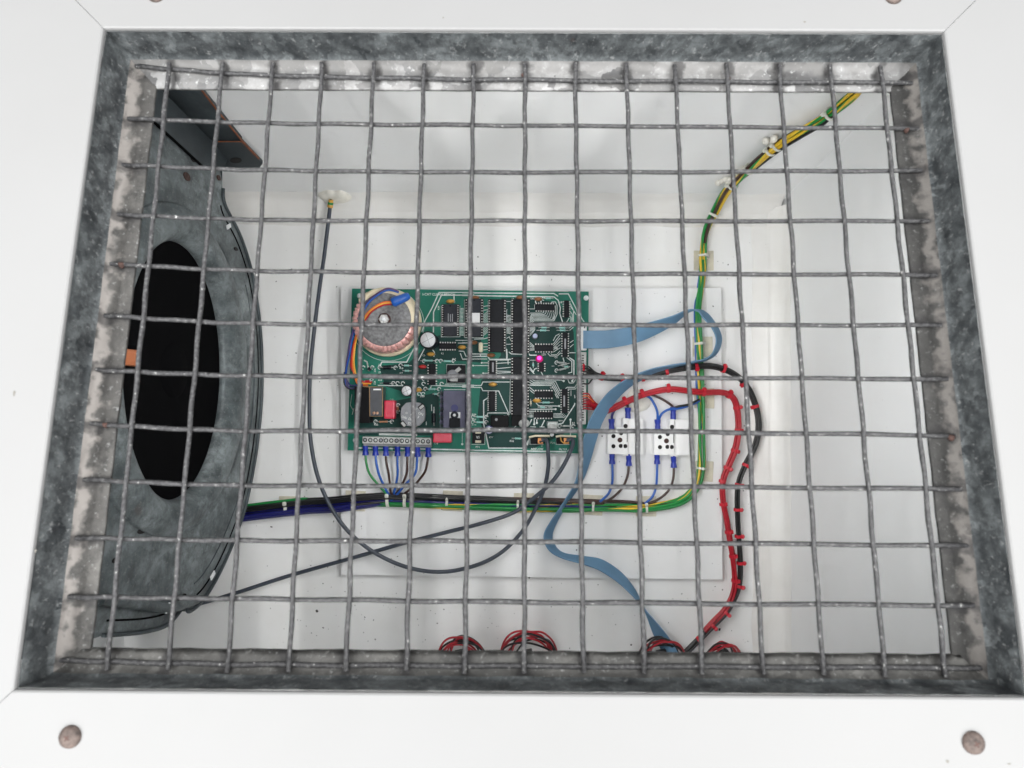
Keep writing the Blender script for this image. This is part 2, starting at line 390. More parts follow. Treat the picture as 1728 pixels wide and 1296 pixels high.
# ------------------------------------------------------------------ cabinet shell (the setting)
TN = math.tan(TH)
NP = RP @ Vector((0, 0, 1))
def up(x, y, lean, zloc=.0205):
    b = Vector((x, y, 0)); d = Vector((lean, TN, 1)); p = P0 + NP * zloc
    return b + d * ((p - b).dot(NP) / d.dot(NP))
XL, XR, YF = -.40, .2755, -.33
LR, LL_ = .06, 0.0
def wall(name, a, b, la, lb, out, mat=m_wall):
    A = Vector((a[0], a[1], 0)); B = Vector((b[0], b[1], 0))
    return structure(name, MB().prism([A, B, up(b[0], b[1], lb), up(a[0], a[1], la)], Vector(out) * .003), mat)
structure('floor', MB().box((-.06, -.06, -.006), (.80, .62, .012)), m_floor)
wall('wall_back', (XL, YB), (XR, YB), LL_, LR, (0, 1, 0))
wall('wall_right', (XR, YB), (XR, YF), LR, LR, (1, 0, 0))
wall('wall_left', (XL, YF), (XL, YB), LL_, LL_, (-1, 0, 0))
wall('wall_front', (XR, YF), (XL, YF), LR, LL_, (0, -1, 0))
# sealed angle along the back and right junctions: flat flange, step, cove
def cove(name, prof, fn, ts):
    mb = MB(); rows = [[fn(t, u, z) for (u, z) in prof] for t in ts]; k = len(prof)
    vs = [p for r in rows for p in r]; fs = []
    for i in range(len(ts) - 1):
        for j in range(k - 1): fs.append([i * k + j, i * k + j + 1, (i + 1) * k + j + 1, (i + 1) * k + j])
    mb.add(vs, fs, True); return structure(name, mb, m_cove)
prof = [(.0255, .0), (.025, .0016), (.0125, .0019), (.0118, .0026), (.0100, .0040), (.0045, .0078), (.0015, .0125), (.0006, .0190), (-.0004, .0205)]
xs = [XL + .01 + i * (XR - XL - .012) / 60 for i in range(61)]
wob = lambda t, k: .0006 * math.sin(t * 61 + k) + .0004 * math.sin(t * 143 + 2 * k)
cove('back_skirting', prof, lambda t, u, z: Vector((t, YB - u + z * TN + wob(t, z * 300), z)), xs)
ys = [YF + .005 + i * (YB - YF - .012) / 60 for i in range(61)]
prof2 = [(.0300, .0), (.0295, .0012), (.0150, .0015), (.0140, .0030), (.0110, .0045), (.0042, .0085), (.0015, .0135), (.0006, .021), (-.0004, .022)]
cove('right_skirting', prof2, lambda t, u, z: Vector((XR - u + z * LR + wob(t, z * 200), t + z * TN, z)), ys)

# ------------------------------------------------------------------ white panel round the opening
panel = thing('cabinet_panel', P0, 'white painted steel panel with four screws around the mesh opening', 'panel', rot=(-TH, 0, 0))
OX, OX2, OYT, OYB = -.2012, .1975, .1493, -.1455
EX, EXR, EYT, EYB = -.40, .40, .33, -.36
ZP = .023
def mitre_strip(inner, outer, inn):   # inner/outer: two points each (corner a, corner b); inn: outward direction in plane
    a, b = [Vector((p[0], p[1], 0)) for p in inner]; c, d = [Vector((p[0], p[1], 0)) for p in outer]
    t = (b - a).normalized(); inn = Vector((inn[0], inn[1], 0))
    g = .00016
    prof = [(0.0, -.0020), (0.0, -.0012), (.0003, -.0004), (.0010, 0.0)]  # folded inner edge
    rowA = [a + t * (g + u) * 0 + inn * u + t * (g - u * 0) + Vector((0, 0, z + ZP)) for u, z in prof]
    rowB = [b + inn * u - t * g + Vector((0, 0, z + ZP)) for u, z in prof]
    # follow the 45 degree mitre
    rowA = [p - t * u for p, (u, z) in zip(rowA, prof)]; rowB = [p + t * u for p, (u, z) in zip(rowB, prof)]
    rowA.append(c + t * g + Vector((0, 0, ZP))); rowB.append(d - t * g + Vector((0, 0, ZP)))
    rowA.append(c + t * g + Vector((0, 0, ZP - .0012))); rowB.append(d - t * g + Vector((0, 0, ZP - .0012)))
    rowA.append(a + t * g + inn * .0012 - t * .0012 + Vector((0, 0, ZP - .0014))); rowB.append(b - t * g + inn * .0012 + t * .0012 + Vector((0, 0, ZP - .0014)))
    rowA.append(a + t * g + inn * .0012 - t * .0012 + Vector((0, 0, ZP - .0020))); rowB.append(b - t * g + inn * .0012 + t * .0012 + Vector((0, 0, ZP - .0020)))
    n = len(rowA); mb = MB()
    fs = [[i, (i + 1) % n, (i + 1) % n + n, i + n] for i in range(n)] + [list(range(n - 1, -1, -1)), list(range(n, 2 * n))]
    mb.add(rowA + rowB, fs); return mb
ic = [(OX, OYT), (OX2, OYT), (OX2, OYB), (OX, OYB)]
def mc(i, d):   # outer corner along the 45 degree line
    sx, sy = [(-1, 1), (1, 1), (1, -1), (-1, -1)][i]; return (ic[i][0] + sx * d, ic[i][1] + sy * d)
D = .17
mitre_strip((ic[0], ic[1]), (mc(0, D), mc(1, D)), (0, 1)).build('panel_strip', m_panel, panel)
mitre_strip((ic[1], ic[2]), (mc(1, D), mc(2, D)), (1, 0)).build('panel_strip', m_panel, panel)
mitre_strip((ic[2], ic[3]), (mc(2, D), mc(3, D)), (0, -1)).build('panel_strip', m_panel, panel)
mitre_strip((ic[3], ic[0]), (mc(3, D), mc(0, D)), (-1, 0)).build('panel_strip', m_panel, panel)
for i, (px, py) in enumerate([(119, 1243), (1642, 1253), (264, -9), (1507, -6)]):
    p = Q(px, py, ZP)
    mb = MB().lathe(p, [(.0043, -.001), (.0043, .0003), (.0040, .0011), (.0028, .0019), (.0012, .0023), (.0002, .0024)], 20)
    sc = mb.build('screw', m_screw, panel)
    a = random.random() * 3
    MB().box(p + Vector((0, 0, .00226)), (.0024, .0005, .0003), a).box(p + Vector((0, 0, .00228)), (.0005, .0024, .0003), a).build('recess', m_rust, sc)

for (px, py, sx_, sy_) in [(24, 664, .0005, .0013), (1358, 37, .0006, .0005), (1599, 1285, .0006, .0006), (748, 30, .0004, .0004), (1703, 1289, .0007, .0003), (60, 930, .0004, .0007)]:
    p = Q(px, py, ZP); MB().prism([p + Vector((sx_ * math.cos(a) * (1 + .3 * math.sin(a * 3)), sy_ * math.sin(a), .00002)) for a in [k * PI / 5 for k in range(10)]], (0, 0, .00005)).build('scuff', m_flange_dirt, panel)

# ------------------------------------------------------------------ galvanised mesh guard
guard = thing('mesh_guard', P0, 'galvanised wire mesh guard in a dirty zinc channel frame', 'mesh guard', rot=(-TH, 0, 0))
fprof = [(.0002, .0213), (.0006, .0085)] + [(.0006 + .0062 * (1 - math.cos(a)), .0062 * (1 - math.sin(a)) + .0002) for a in [i * PI / 16 for i in range(9)]]
GX, GX2, GYT, GYB = OX + .0003, OX2 - .0003, OYT - .0003, OYB + .0003
flw = {'t': .0158, 'r': .0140, 'b': .0112, 'l': .0146}
def rail(a, b, inn, wd, wa, wb, fm, bm=None):
    a = Vector((a[0], a[1], 0)); b = Vector((b[0], b[1], 0)); t = (b - a).normalized(); inn = Vector((inn[0], inn[1], 0))
    N = 90; mbw = MB(); mbf = MB()
    def row(s_, pr, last):
        L = (b - a).length; out = []
        for (u, z) in pr:
            # mitre: the row's ends run along the 45 degree line
            ua, ub = min(u, wa), min(u, wb)
            x = ua + s_ * (L - ua - ub)
            w = .00035 * math.sin(x * 190 + u * 900) * (1 if z < .015 else .2) + .0002 * math.sin(x * 470)
            out.append(a + t * x + inn * (u + w * .6) + Vector((0, 0, z + w * .5)))
        return out
    pw = fprof[:6]
    rows = [row(i / N, pw, False) for i in range(N + 1)]; k = len(pw)
    mbw.add([p for r in rows for p in r], [[i * k + j, (i + 1) * k + j, (i + 1) * k + j + 1, i * k + j + 1] for i in range(N) for j in range(k - 1)], True)
    pf = fprof[5:] + [(.0085, .0001), (.0110, 0), (wd - .0004, 0), (wd, -.0003), (wd, -.0014), (.006, -.0014)]
    rows = [row(i / N, pf, True) for i in range(N + 1)]; k = len(pf)
    uu = [p_[0] * 40 for p_ in pf]
    mbf.add([p for r in rows for p in r], [[i * k + j, (i + 1) * k + j, (i + 1) * k + j + 1, i * k + j + 1] for i in range(N) for j in range(k - 1)], True,
            [[(uu[j], 0), (uu[j], 0), (uu[j + 1], 0), (uu[j + 1], 0)] for i in range(N) for j in range(k - 1)])
    r_ = mbw.build('frame_rail', m_frame, guard)
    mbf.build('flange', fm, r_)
c4 = [(GX, GYT), (GX2, GYT), (GX2, GYB), (GX, GYB)]
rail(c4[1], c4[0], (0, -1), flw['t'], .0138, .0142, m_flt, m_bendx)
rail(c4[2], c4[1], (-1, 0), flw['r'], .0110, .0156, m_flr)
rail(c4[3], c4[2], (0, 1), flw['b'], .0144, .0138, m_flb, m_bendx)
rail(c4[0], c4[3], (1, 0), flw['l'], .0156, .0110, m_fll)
colA = [(276, 202), (367, 204), (453, 208), (538, 209), (626, 211), (712.7, 211.5), (798, 212), (886, 212), (972, 212.5), (1060, 212.5), (1143.7, 212.5), (1232, 212), (1322, 212), (1410, 213), (1497, 215)]
colB = [(193, 1009.7), (294, 1011), (393, 1010), (494, 1012), (589, 1012), (689, 1013), (786, 1015), (885, 1016), (983, 1016.5), (1084, 1018), (1180, 1019), (1281, 1019), (1381, 1021), (1483, 1022), (1583, 1024)]
rowsL = [(207, 112), (197, 200), (190, 278), (182, 362), (178, 445), (163, 532), (160, 624), (148, 715), (132, 809), (117, 907), (100, 1007), (93, 1114)]
rowsM = [135, 212, 291, 373, 461, 548, 636, 726, 820, 914, 1016, 1124]
rowsR = [(1545, 140), (1557, 217), (1569, 288), (1575, 373), (1582, 464), (1594, 549), (1602, 640), (1600, 735), (1622, 825), (1632, 921), (1642, 1022), (1652, 1127)]
rowsA = [(457, 127), (453, 208), (445, 287), (443, 371), (437, 457), (430, 546), (421, 634), (413, 727), (404, 819), (395, 912), (393, 1010), (390, 1121)]
WR = .00108
def wavy(pts, amp, seed):
    out = []
    for i, p in enumerate(pts):
        out.append(Vector((p.x + amp * math.sin(i * 1.3 + seed), p.y + amp * math.sin(i * 1.1 + seed * 2), p.z + amp * .6 * math.sin(i * .9 + seed))))
    return out
rng = random.Random(3)
for i, (A, B) in enumerate(zip(colA, colB)):
    a = Q(A[0], A[1], .0030); b = Q(B[0], B[1], .0030); d = (b - a) / (b.y - a.y)
    ta, tb = GYT - .0030 + rng.uniform(-.001, .0005), GYB + .0030 + rng.uniform(-.0005, .001)
    s, e = a + d * (ta - a.y), a + d * (tb - a.y)
    pts = wavy([s.lerp(e, k / 44) for k in range(45)], .00022, i * 1.7)
    MB().tube(pts, WR, 8, rfun=lambda i_, k_: 1 + rng.uniform(-.08, .10)).build('mesh_wire', m_wire, guard)
rust_pts = []
for j in range(12):
    Lp, Ap, Mp, Rp = Q(*rowsL[j], .0012), Q(*rowsA[j], .0012), Q(886, rowsM[j], .0012), Q(*rowsR[j], .0012)
    s = Ap.lerp(Lp, 1); s = Vector((GX + .0035 + rng.uniform(-.001, .001), Lp.y, .0012)); e = Vector((GX2 - .0035 + rng.uniform(-.001, .001), Rp.y, .0012))
    pts = [Vector(p) for p in cr([s, Ap, Mp, e], 15)]
    if j in (0, 11): pts = [Vector((p.x, p.y, p.z)) for p in pts]
    MB().tube(wavy(pts, .0002, j * 2.3), WR, 8, rfun=lambda i_, k_: 1 + rng.uniform(-.08, .10)).build('mesh_wire', m_wire, guard)
# rusted weld spots and weld blobs
for (px, py, r) in [(205, 447, .0014), (178, 717, .0012), (885, 128, .0015), (1229, 134, .0010), (1605, 738, .0015), (1530, 220, .0011)]:
    p = Q(px, py, .0016)
    MB().lathe(p, [(r * .3, -.0016), (r, -.001), (r * 1.05, 0), (r * .8, .0012), (r * .2, .0018)], 9, rmod=lambda k, r_, z_: 1 + .2 * math.sin(k * 2.1)).build('rust_spot', m_rust, guard)

# ------------------------------------------------------------------ fan housing on the left
FX = -.26
fan = thing('fan_housing', (FX, .025, .0), 'galvanised scroll fan housing with a round black inlet, left side', 'fan')
outl_px = [(375, 285), (375, 318), (378, 345), (405, 400), (425, 465), (437, 545), (441, 620), (439, 690), (430, 770), (414, 850), (395, 908), (370, 965), (343, 1010), (318, 1032)]
outl = [X(px, py, FX) for px, py in outl_px]
outl += [Vector((FX, -.166, .165)), Vector((FX, -.172, .190)), Vector((FX, -.166, .225)), Vector((FX, -.152, .272)), Vector((FX, -.145, .33)), Vector((FX, .05, .335)), Vector((FX, .200, .318))]
cy, cz = .0195, .1715
def ray_poly(a):
    dy, dz = math.cos(a), math.sin(a); best = None
    for i in range(len(outl)):
        p, q = outl[i], outl[(i + 1) % len(outl)]
        ex, ez = q.y - p.y, q.z - p.z; den = dy * ez - dz * ex
        if abs(den) < 1e-12: continue
        t = ((p.y - cy) * ez - (p.z - cz) * ex) / den; u = ((p.y - cy) * dz - (p.z - cz) * dy) / den
        if t > 0 and -1e-9 <= u <= 1 + 1e-9: best = t if best is None else max(best, t)
    return best
NA = 120
mb = MB(); vs = []; RB = .128
for k in range(NA):
    a = 2 * PI * k / NA; ro = ray_poly(a); rb = .128 * .127 / math.hypot(.127 * math.cos(a), .128 * math.sin(a)) * .99; ro = max(ro, rb * 1.02)
    for f in (0, .35, .7, 1):
        r = rb + (ro - rb) * f
        dent = .0006 * math.sin(a * 5 + f * 3) * (1 - f)
        vs.append(Vector((FX + dent, cy + r * math.cos(a), cz + r * math.sin(a))))
fs = [[k * 4 + j, ((k + 1) % NA) * 4 + j, ((k + 1) % NA) * 4 + j + 1, k * 4 + j + 1] for k in range(NA) for j in range(3)]
mb.add(vs, fs, True); mb.build('side_plate', m_fan, fan)
IY, IZ, OY, OZ = .1005, .0805, .1280, .1270       # inlet throat and outer rim, half axes
inl = [(1.02, -.0006), (1.0, .0016), (.985, .0024), (.955, .0014), (.80, .0038), (.62, .0058), (.42, .0062), (.24, .0048), (.12, .0020), (.04, -.0012), (0, -.0035), (0, -.0065)]
mb = MB(); vs = []
for (f, dx) in inl:
    for k in range(NA):
        a = 2 * PI * k / NA
        vs.append(Vector((FX + dx, cy + (IY + (OY - IY) * f) * math.cos(a), cz + (IZ + (OZ - IZ) * f) * math.sin(a))))
mb.add(vs, [[i * NA + k, i * NA + (k + 1) % NA, (i + 1) * NA + (k + 1) % NA, (i + 1) * NA + k] for i in range(len(inl) - 1) for k in range(NA)], True)
mb.build('inlet_ring', m_fan, fan)
# scroll wrap behind the side plate and its rolled seam
n = len(outl); back = [p + Vector((-.11, 0, 0)) for p in outl]
mb = MB().add(outl + back, [[i, (i + 1) % n, (i + 1) % n + n, i + n] for i in range(n)] + [list(range(n, 2 * n))])
mb.build('scroll_wrap', m_fan2, fan)
sm = [Vector(p) for p in cr(outl[1:18], 6)]
MB().tube([p + Vector((.0008, 0, 0)) for p in sm], .0016, 8).build('rolled_seam', m_fan2, fan)
cen = Vector((FX, cy, cz))
MB().tube([p + (cen - p).normalized() * .009 + Vector((.0002, 0, 0)) for p in sm[4:]], .0007, 6).build('groove', m_black, fan)
MB().tube([p + (cen - p).normalized() * .020 + Vector((.0002, 0, 0)) for p in sm[18:70]], .00055, 6).build('groove', m_fan2, fan)
# lower lip of the scroll seen under the plate
lipA = [X(px, py, FX + .004) for px, py in [(168, 1012), (230, 1018), (285, 1026), (330, 1012)]]
lip = [Vector(p) for p in cr(lipA, 6)]
MB().tube(lip, .004, 8).build('pressed_bead', m_fan, fan)
# black disc and hub standing in for the unlit fan interior
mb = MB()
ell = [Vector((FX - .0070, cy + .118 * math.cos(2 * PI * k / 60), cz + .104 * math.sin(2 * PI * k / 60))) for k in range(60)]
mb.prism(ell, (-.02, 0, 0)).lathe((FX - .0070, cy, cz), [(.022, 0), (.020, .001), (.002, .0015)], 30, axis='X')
shade_disc = mb.build('inlet_shade_disc', m_black, fan)
tp = X(210, 602, FX - .002)
MB().box(tp + Vector((-.002, 0, -.003)), (.0060, .0115, .032), None, .0029).build('terminal_tab', m_tab, fan)
# angle bracket to the back wall
br1 = [X(px, py, FX + .0012) for px, py in [(247, 168), (262, 140), (283, 162), (358, 238), (384, 270), (378, 284), (346, 283), (300, 240), (259, 205)]]
MB().prism(br1, (-.002, 0, 0)).build('angle_bracket', m_fan2, fan)
br2 = [W(px, py, .004) for px, py in [(250, 132), (325, 132), (339, 150), (408, 236), (356, 240), (272, 164)]]
b2 = MB().prism(br2, NB * .003).build('angle_bracket', m_fan2, fan, label='dark leg of the bracket with an orange rusty edge')
br3 = [W(px, py, .006) for px, py in [(352, 239), (408, 239), (443, 276), (438, 283), (372, 283)]]
b3 = MB().prism(br3, NB * .003).build('bracket_foot', m_fan2, fan)
MB().tube([W(338, 149, .0045), W(372, 193, .0045), W(408, 237, .0062), W(437, 268, .0064)], .0008, 6).build('rusty_edge', m_orange, b2)
MB().tube([W(368, 239, .0064), W(408, 239, .0064), W(430, 262, .0064)], .0006, 6).build('rusty_edge', m_orange, b3)
MB().prism([W(398 + 10 * math.cos(a), 271 + 4.5 * math.sin(a), .0064) for a in [k * PI / 8 for k in range(16)]], NB * .001).build('hole', m_hole, b3)
MB().tube([X(px, py, FX + .0016) for px, py in [(255, 205), (262, 208), (300, 243), (344, 283)]], .0011, 6).build('groove', m_black, fan)
for (px, py, ry, rz, mt) in [(315, 298, .0032, .0052, m_rust), (326, 270, .0014, .0034, m_hole), (369, 300, .0022, .0034, m_rust), (375, 437, .0020, .0042, m_hole), (398, 420, .0016, .0036, m_hole), (364, 822, .0022, .0042, m_hole), (401, 735, .0012, .0026, m_hole), (240, 895, .0022, .006, m_hole), (195, 945, .0018, .004, m_hole)]:
    p = X(px, py, FX + .0005)
    MB().prism([p + Vector((.0006, ry * math.cos(a), rz * math.sin(a))) for a in [k * PI / 7 for k in range(14)]], (-.0012, 0, 0)).build('rivet' if mt is m_rust else 'hole', mt, fan)
for (px, py) in [(283, 1026), (359, 971), (386, 382)]:
    p = X(px, py, FX + .006)
    MB().box(p, (.001, .0035, .008), Matrix.Rotation(.5, 3, 'X')).build('seam_tag', m_label, fan)

# ------------------------------------------------------------------ mounting plate
ZPL = .0085
pc = [F(575, 484, ZPL), F(1217, 486, ZPL), F(1219, 978, ZPL), F(576, 970, ZPL)]
pm = sum(pc, Vector()) / 4
plate = thing('mounting_plate', (pm.x, pm.y, 0), 'flat white rectangular plate carrying the circuit board and terminal blocks', 'plate')
MB().prism([p - Vector((0, 0, .003)) for p in pc][::-1], (0, 0, .003)).build('sheet', m_plate, plate)
for (px, py) in [(590, 600), (1205, 520), (1205, 950), (590, 955)]:
    p = F(px, py, ZPL); MB().lathe((p.x, p.y, 0), [(.006, 0), (.006, ZPL - .003)], 12).build('spacer', m_block, plate)

# ------------------------------------------------------------------ circuit board
ZB = .0205   # top face
bc = [F(594, 487, ZB), F(993.5, 492, ZB), F(991.5, 765.5, ZB), F(586.5, 760, ZB)]
bm_ = sum(bc, Vector()) / 4
board = thing('circuit_board', (bm_.x, bm_.y, ZPL), 'green printed circuit board with chips and a ring transformer', 'circuit board')
MB().prism([p - Vector((0, 0, .0016)) for p in bc][::-1], (0, 0, .0016)).build('substrate', m_pcb, board)
def B(px, py, h=0.0): return F(px, py, ZB + h)
def BP(pts, h, mat, name, parent=board, t=.00006):
    return MB().prism([B(x, y, h) for x, y in pts][::-1], (0, 0, t)).build(name, mat, parent)
E1 = .00010
BP([(846, 503), (900, 503), (944, 512), (962, 545), (968, 560), (976, 720), (900, 757), (826, 757), (806, 700), (812, 642), (845, 600)], .00002, m_pcbd, 'dark_reflection_zone')  # dark board zones: coat reflection and dense tracks painted as one tone
BP([(740, 566), (812, 566), (812, 612), (735, 606), (722, 660), (690, 664), (650, 652), (640, 618), (690, 612)], .00002, m_pcbd, 'dark_reflection_zone')
BP([(596, 690), (740, 662), (742, 735), (606, 735)], .00002, m_pcbd, 'dark_reflection_zone')
for (px, py) in [(607, 499.5), (989, 503), (600, 743), (981, 753)]:   # standoffs with screws
    p = B(px, py); s = MB().lathe((p.x, p.y, ZPL), [(.0030, 0), (.0030, ZB - .0016 - ZPL)], 8).build('standoff', m_lgrey, board)
    MB().lathe((p.x, p.y, ZB), [(.0026, 0), (.0026, .0010), (.0015, .0018), (.0002, .0020)], 14).build('screw_head', m_tin, s)
tr = MB()
ZN = {'1': (580, 470, 7.623), '2': (780, 470, 7.623), '3': (580, 600, 7.623), '4': (780, 600, 7.623), 'b': (890, 480, 15.71), 'c': (890, 590, 15.71), 'd': (890, 680, 15.71), 'e': (585, 605, 15.71), 'f': (690, 640, 15.71)}
def zp(z, u, v): o = ZN[z]; return (o[0] + u / o[2], o[1] + v / o[2])
PX = .684 / FPX
def T(z, pts, wpx=1.2, mb=None, h=E1):
    q = [B(*zp(z, u, v)) for u, v in pts]; (mb or tr).strip(q, wpx * PX, ZB + h)
bus = MB()
T('1', [(1222, 180), (1677, 178)], 1.7); T('2', [(0, 184), (1180, 192), (1232, 228)], 1.7)
T('1', [(1258, 214), (1677, 213)], 1.8); T('2', [(0, 218), (1180, 236), (1235, 280), (1262, 380), (1255, 450), (1290, 560)], 1.7)
T('1', [(1225, 182), (1140, 372), (1045, 545), (1005, 690)], 1.8); T('1', [(1258, 214), (1156, 432), (1154, 695)], 1.8)
T('1', [(1420, 216), (1420, 312)], 2.0)
T('1', [(1255, 350), (1255, 750), (1496, 750), (1496, 350)], .8)
for k in range(11): T('1', [(1502, 385 + 17 * k), (1556, 385 + 17 * k)], .9)
for k in range(9): T('1', [(1502, 595 + 17 * k), (1556, 595 + 17 * k)], .9)
T('1', [(1552, 275), (1552, 757), (1677, 757)], .9)
T('1', [(905, 900), (810, 1075), (490, 1075), (468, 1125)], 1.9); T('1', [(1040, 900), (960, 1056)], 1.5)
T('1', [(1130, 895), (1168, 950), (1160, 1008)], 1.6)
T('1', [(1480, 932), (1545, 936), (1572, 1000), (1677, 1000)], 1.3); T('1', [(1500, 962), (1530, 1040), (1677, 1038)], 1.3)
T('1', [(1440, 795), (1600, 795)], 1.0); T('1', [(1470, 830), (1620, 830)], 1.0); T('1', [(260, 1050), (300, 1072), (322, 1180)], 2.2, bus)
T('3', [(1120, 384), (1300, 390), (1677, 402)], 1.7); T('3', [(440, 384), (765, 388)], 1.5); T('3', [(1300, 368), (1677, 380)], 1.2)
T('3', [(1325, 115), (1565, 115), (1565, 355), (1325, 355), (1325, 112)], .8)
T('3', [(455, 1012), (945, 1022)], 3.6, bus); T('3', [(150, 1188), (800, 1198), (1677, 1216)], 2.3)
T('3', [(1290, 437), (1565, 437)], 1.2); T('3', [(1160, 660), (1172, 830)], 1.4); T('3', [(1130, 630), (1132, 712)], 1.2)
T('3', [(1525, 995), (1525, 1140)], .6); T('3', [(1062, 850), (1062, 895)], 1.2); T('3', [(1130, 385), (1115, 420)], 1.6)
T('3', [(105, 500), (85, 640), (120, 700)], .8); T('3', [(130, 680), (110, 760)], 1.2)
for a, b in (((30, 290), (30, 762)), ((270, 290), (270, 762)), ((335, 290), (335, 952)), ((560, 292), (560, 905)), ((630, 295), (630, 950)), ((860, 300), (860, 985)), ((30, 762), (270, 762))): T('2', [a, b], .9)
T('2', [(565, 295), (630, 295)], .8)
for k in range(6): T('2', [(572, 470 + 17 * k), (626, 478 + 17 * k)], .8)
for k in range(6): T('2', [(570, 625 + 15 * k), (624, 635 + 15 * k)], .8)
T('2', [(572, 560), (572, 410), (578, 395)], .8); T('2', [(570, 770), (606, 750), (626, 800)], .9); T('2', [(565, 845), (628, 845)], .9)
T('2', [(275, 360), (332, 350)], .9); T('2', [(275, 408), (332, 402)], .9)
for k in range(13): T('2', [(275, 470 + 22 * k), (330, 420 + 22 * k)], .9)
T('2', [(0, 798), (140, 796)], 1.0); T('2', [(150, 780), (275, 776), (330, 762)], 1.2); T('2', [(0, 826), (130, 826)], .8)
T('2', [(130, 970), (330, 972)], 1.6); T('2', [(60, 1003), (330, 1000), (352, 1040), (650, 1040)], 1.9); T('2', [(0, 1035), (322, 1035)], 1.2)
T('2', [(235, 975), (235, 1000)], 1.6); T('2', [(270, 838), (330, 835)], 1.2); T('2', [(270, 880), (330, 878)], 1.2); T('2', [(270, 920), (330, 910)], 1.2)
T('2', [(568, 905), (575, 975), (574, 1030)], 2.4); T('2', [(600, 945), (632, 970), (790, 976)], 1.5)
for k in range(8): T('2', [(862, 905 - 5 * k + 20), (935, 905 - 3 * k + 18)], .0 + .9) if k % 2 == 0 else None
for k in range(5): T('2', [(865, 818 + 24 * k), (925, 872 + 13 * k)], 1.0)
for k in range(5): T('2', [(865, 742 - 24 * k), (938, 656 - 14 * k)], 1.0)
for k in range(5): T('2', [(1180, 905 - 15 * k * .6), (1228, 905 - 15 * k * .6)], .9) if k < 4 else None
for k in range(5): T('2', [(1172, 842 + 26 * k), (1262, 722 + 42 * k)], 1.0)
T('2', [(1170, 800), (1205, 735), (1250, 712)], 1.0)
T('2', [(1100, 962), (1130, 996), (1225, 996), (1268, 955)], 1.1); T('2', [(1140, 962), (1150, 980), (1215, 978), (1260, 930)], .9)
T('2', [(1380, 955), (1460, 955)], 1.2); T('2', [(1385, 885), (1432, 845)], 1.0); T('2', [(1385, 825), (1432, 795)], 1.0)
T('2', [(1380, 668), (1432, 625)], 1.0); T('2', [(1370, 640), (1420, 605)], 1.0)
T('2', [(855, 960), (872, 986), (962, 986)], 1.6); T('2', [(850, 1050), (960, 1050)], .7)
for a, b in (((250, 1085), (340, 1085)), ((140, 1120), (340, 1120)), ((270, 1218), (340, 1218)), ((440, 1092), (625, 1080)), ((440, 1160), (625, 1142)), ((440, 1190), (625, 1196)), ((440, 1218), (625, 1208))): T('2', [a, b], 1.1)
for (u, v) in ((250, 1085), (140, 1120), (270, 1218)): tr.lathe(B(*zp('2', u, v), E1), [(.0009, 0), (.0009, .00004)], 10)
T('2', [(590, 1045), (590, 1105)], 1.3)
for k in range(7):
    v = 760 + 34 * k; ue = (400, 455, 510, 562, 615, 665, 700)[k]
    T('b', [(62, v + (95 if k else 12)), (95 + 14 * k if k else 70, v), (ue, v), (ue + 42, 735)], .9)
T('b', [(0, 175), (1085, 190)], .7, bus, .00012)
T('b', [(830, 250), (1085, 250), (1290, 640), (1330, 790)], 1.5); T('b', [(1385, 790), (1440, 900), (1505, 995)], 1.5)
T('b', [(630, 500), (652, 466), (742, 462), (786, 560), (786, 790), (712, 955)], 1.1); T('b', [(735, 560), (745, 640), (745, 760), (680, 930)], 1.2)
for pts in ([(1130, 490), (1222, 690), (1222, 1000)], [(1130, 560), (1300, 810)], [(1120, 700), (1190, 790), (1190, 1000)], [(1120, 830), (1155, 880), (1155, 1000)], [(1110, 890), (1040, 1000)]): T('b', pts, 1.1)
T('b', [(55, 460), (55, 1288)], .9); T('b', [(60, 650), (190, 650), (190, 530)], .8); T('b', [(215, 360), (215, 490)], 1.8); T('b', [(360, 360), (360, 490)], 1.8)
for k in range(5): T('b', [(60, 1270 - 30 * k), (200, 1105 + 8 * k)], 1.0)
for q in ([(620, 300), (608, 742)], [(636, 300), (622, 742)]): T('4', q, .8)
T('4', [(0, 385), (245, 385), (266, 340), (610, 340)], 1.4); T('4', [(0, 408), (245, 410), (266, 452), (470, 456), (605, 762)], 1.4)
T('4', [(335, 540), (276, 580), (276, 880), (342, 1190), (800, 1192), (868, 1062)], 1.8); T('4', [(315, 790), (330, 738), (576, 738), (600, 782)], 1.3)
T('4', [(0, 1218), (600, 1224), (1340, 1238)], 2.3); T('4', [(668, 775), (840, 775), (850, 745), (920, 745)], 1.1); T('4', [(668, 778), (668, 880), (720, 880), (650, 945)], 1.3)
T('4', [(350, 60), (600, 60)], 0.7); T('4', [(385, 58), (385, 235)], .6, bus)
for k in range(4): T('4', [(800, 690 + 25 * k), (920, 690 + 25 * k)], 1.1)
T('4', [(0, 340), (42, 355), (42, 120), (0, 120)], .8); T('4', [(118, 1143), (290, 1143), (290, 1010)], .8)
T('c', [(80, 760), (200, 832), (742, 838), (872, 1105)], 1.1); T('c', [(60, 800), (160, 872), (700, 878), (855, 1165)], 1.1); T('c', [(40, 850), (112, 905), (668, 908), (850, 1225)], 1.1)
T('c', [(40, 940), (640, 945)], 1.7); T('c', [(655, 960), (830, 1288)], 1.1); T('c', [(730, 1170), (790, 1288)], 1.0)
T('c', [(350, 570), (482, 800), (900, 806), (962, 832)], 1.2); T('c', [(310, 570), (430, 570)], 1.2)
T('c', [(1070, 790), (1112, 885), (1215, 885), (1278, 790)], 1.1); T('c', [(1010, 1030), (1062, 998), (1255, 1000), (1322, 890)], 1.2); T('c', [(1070, 1045), (1270, 1045), (1322, 970)], 1.2)
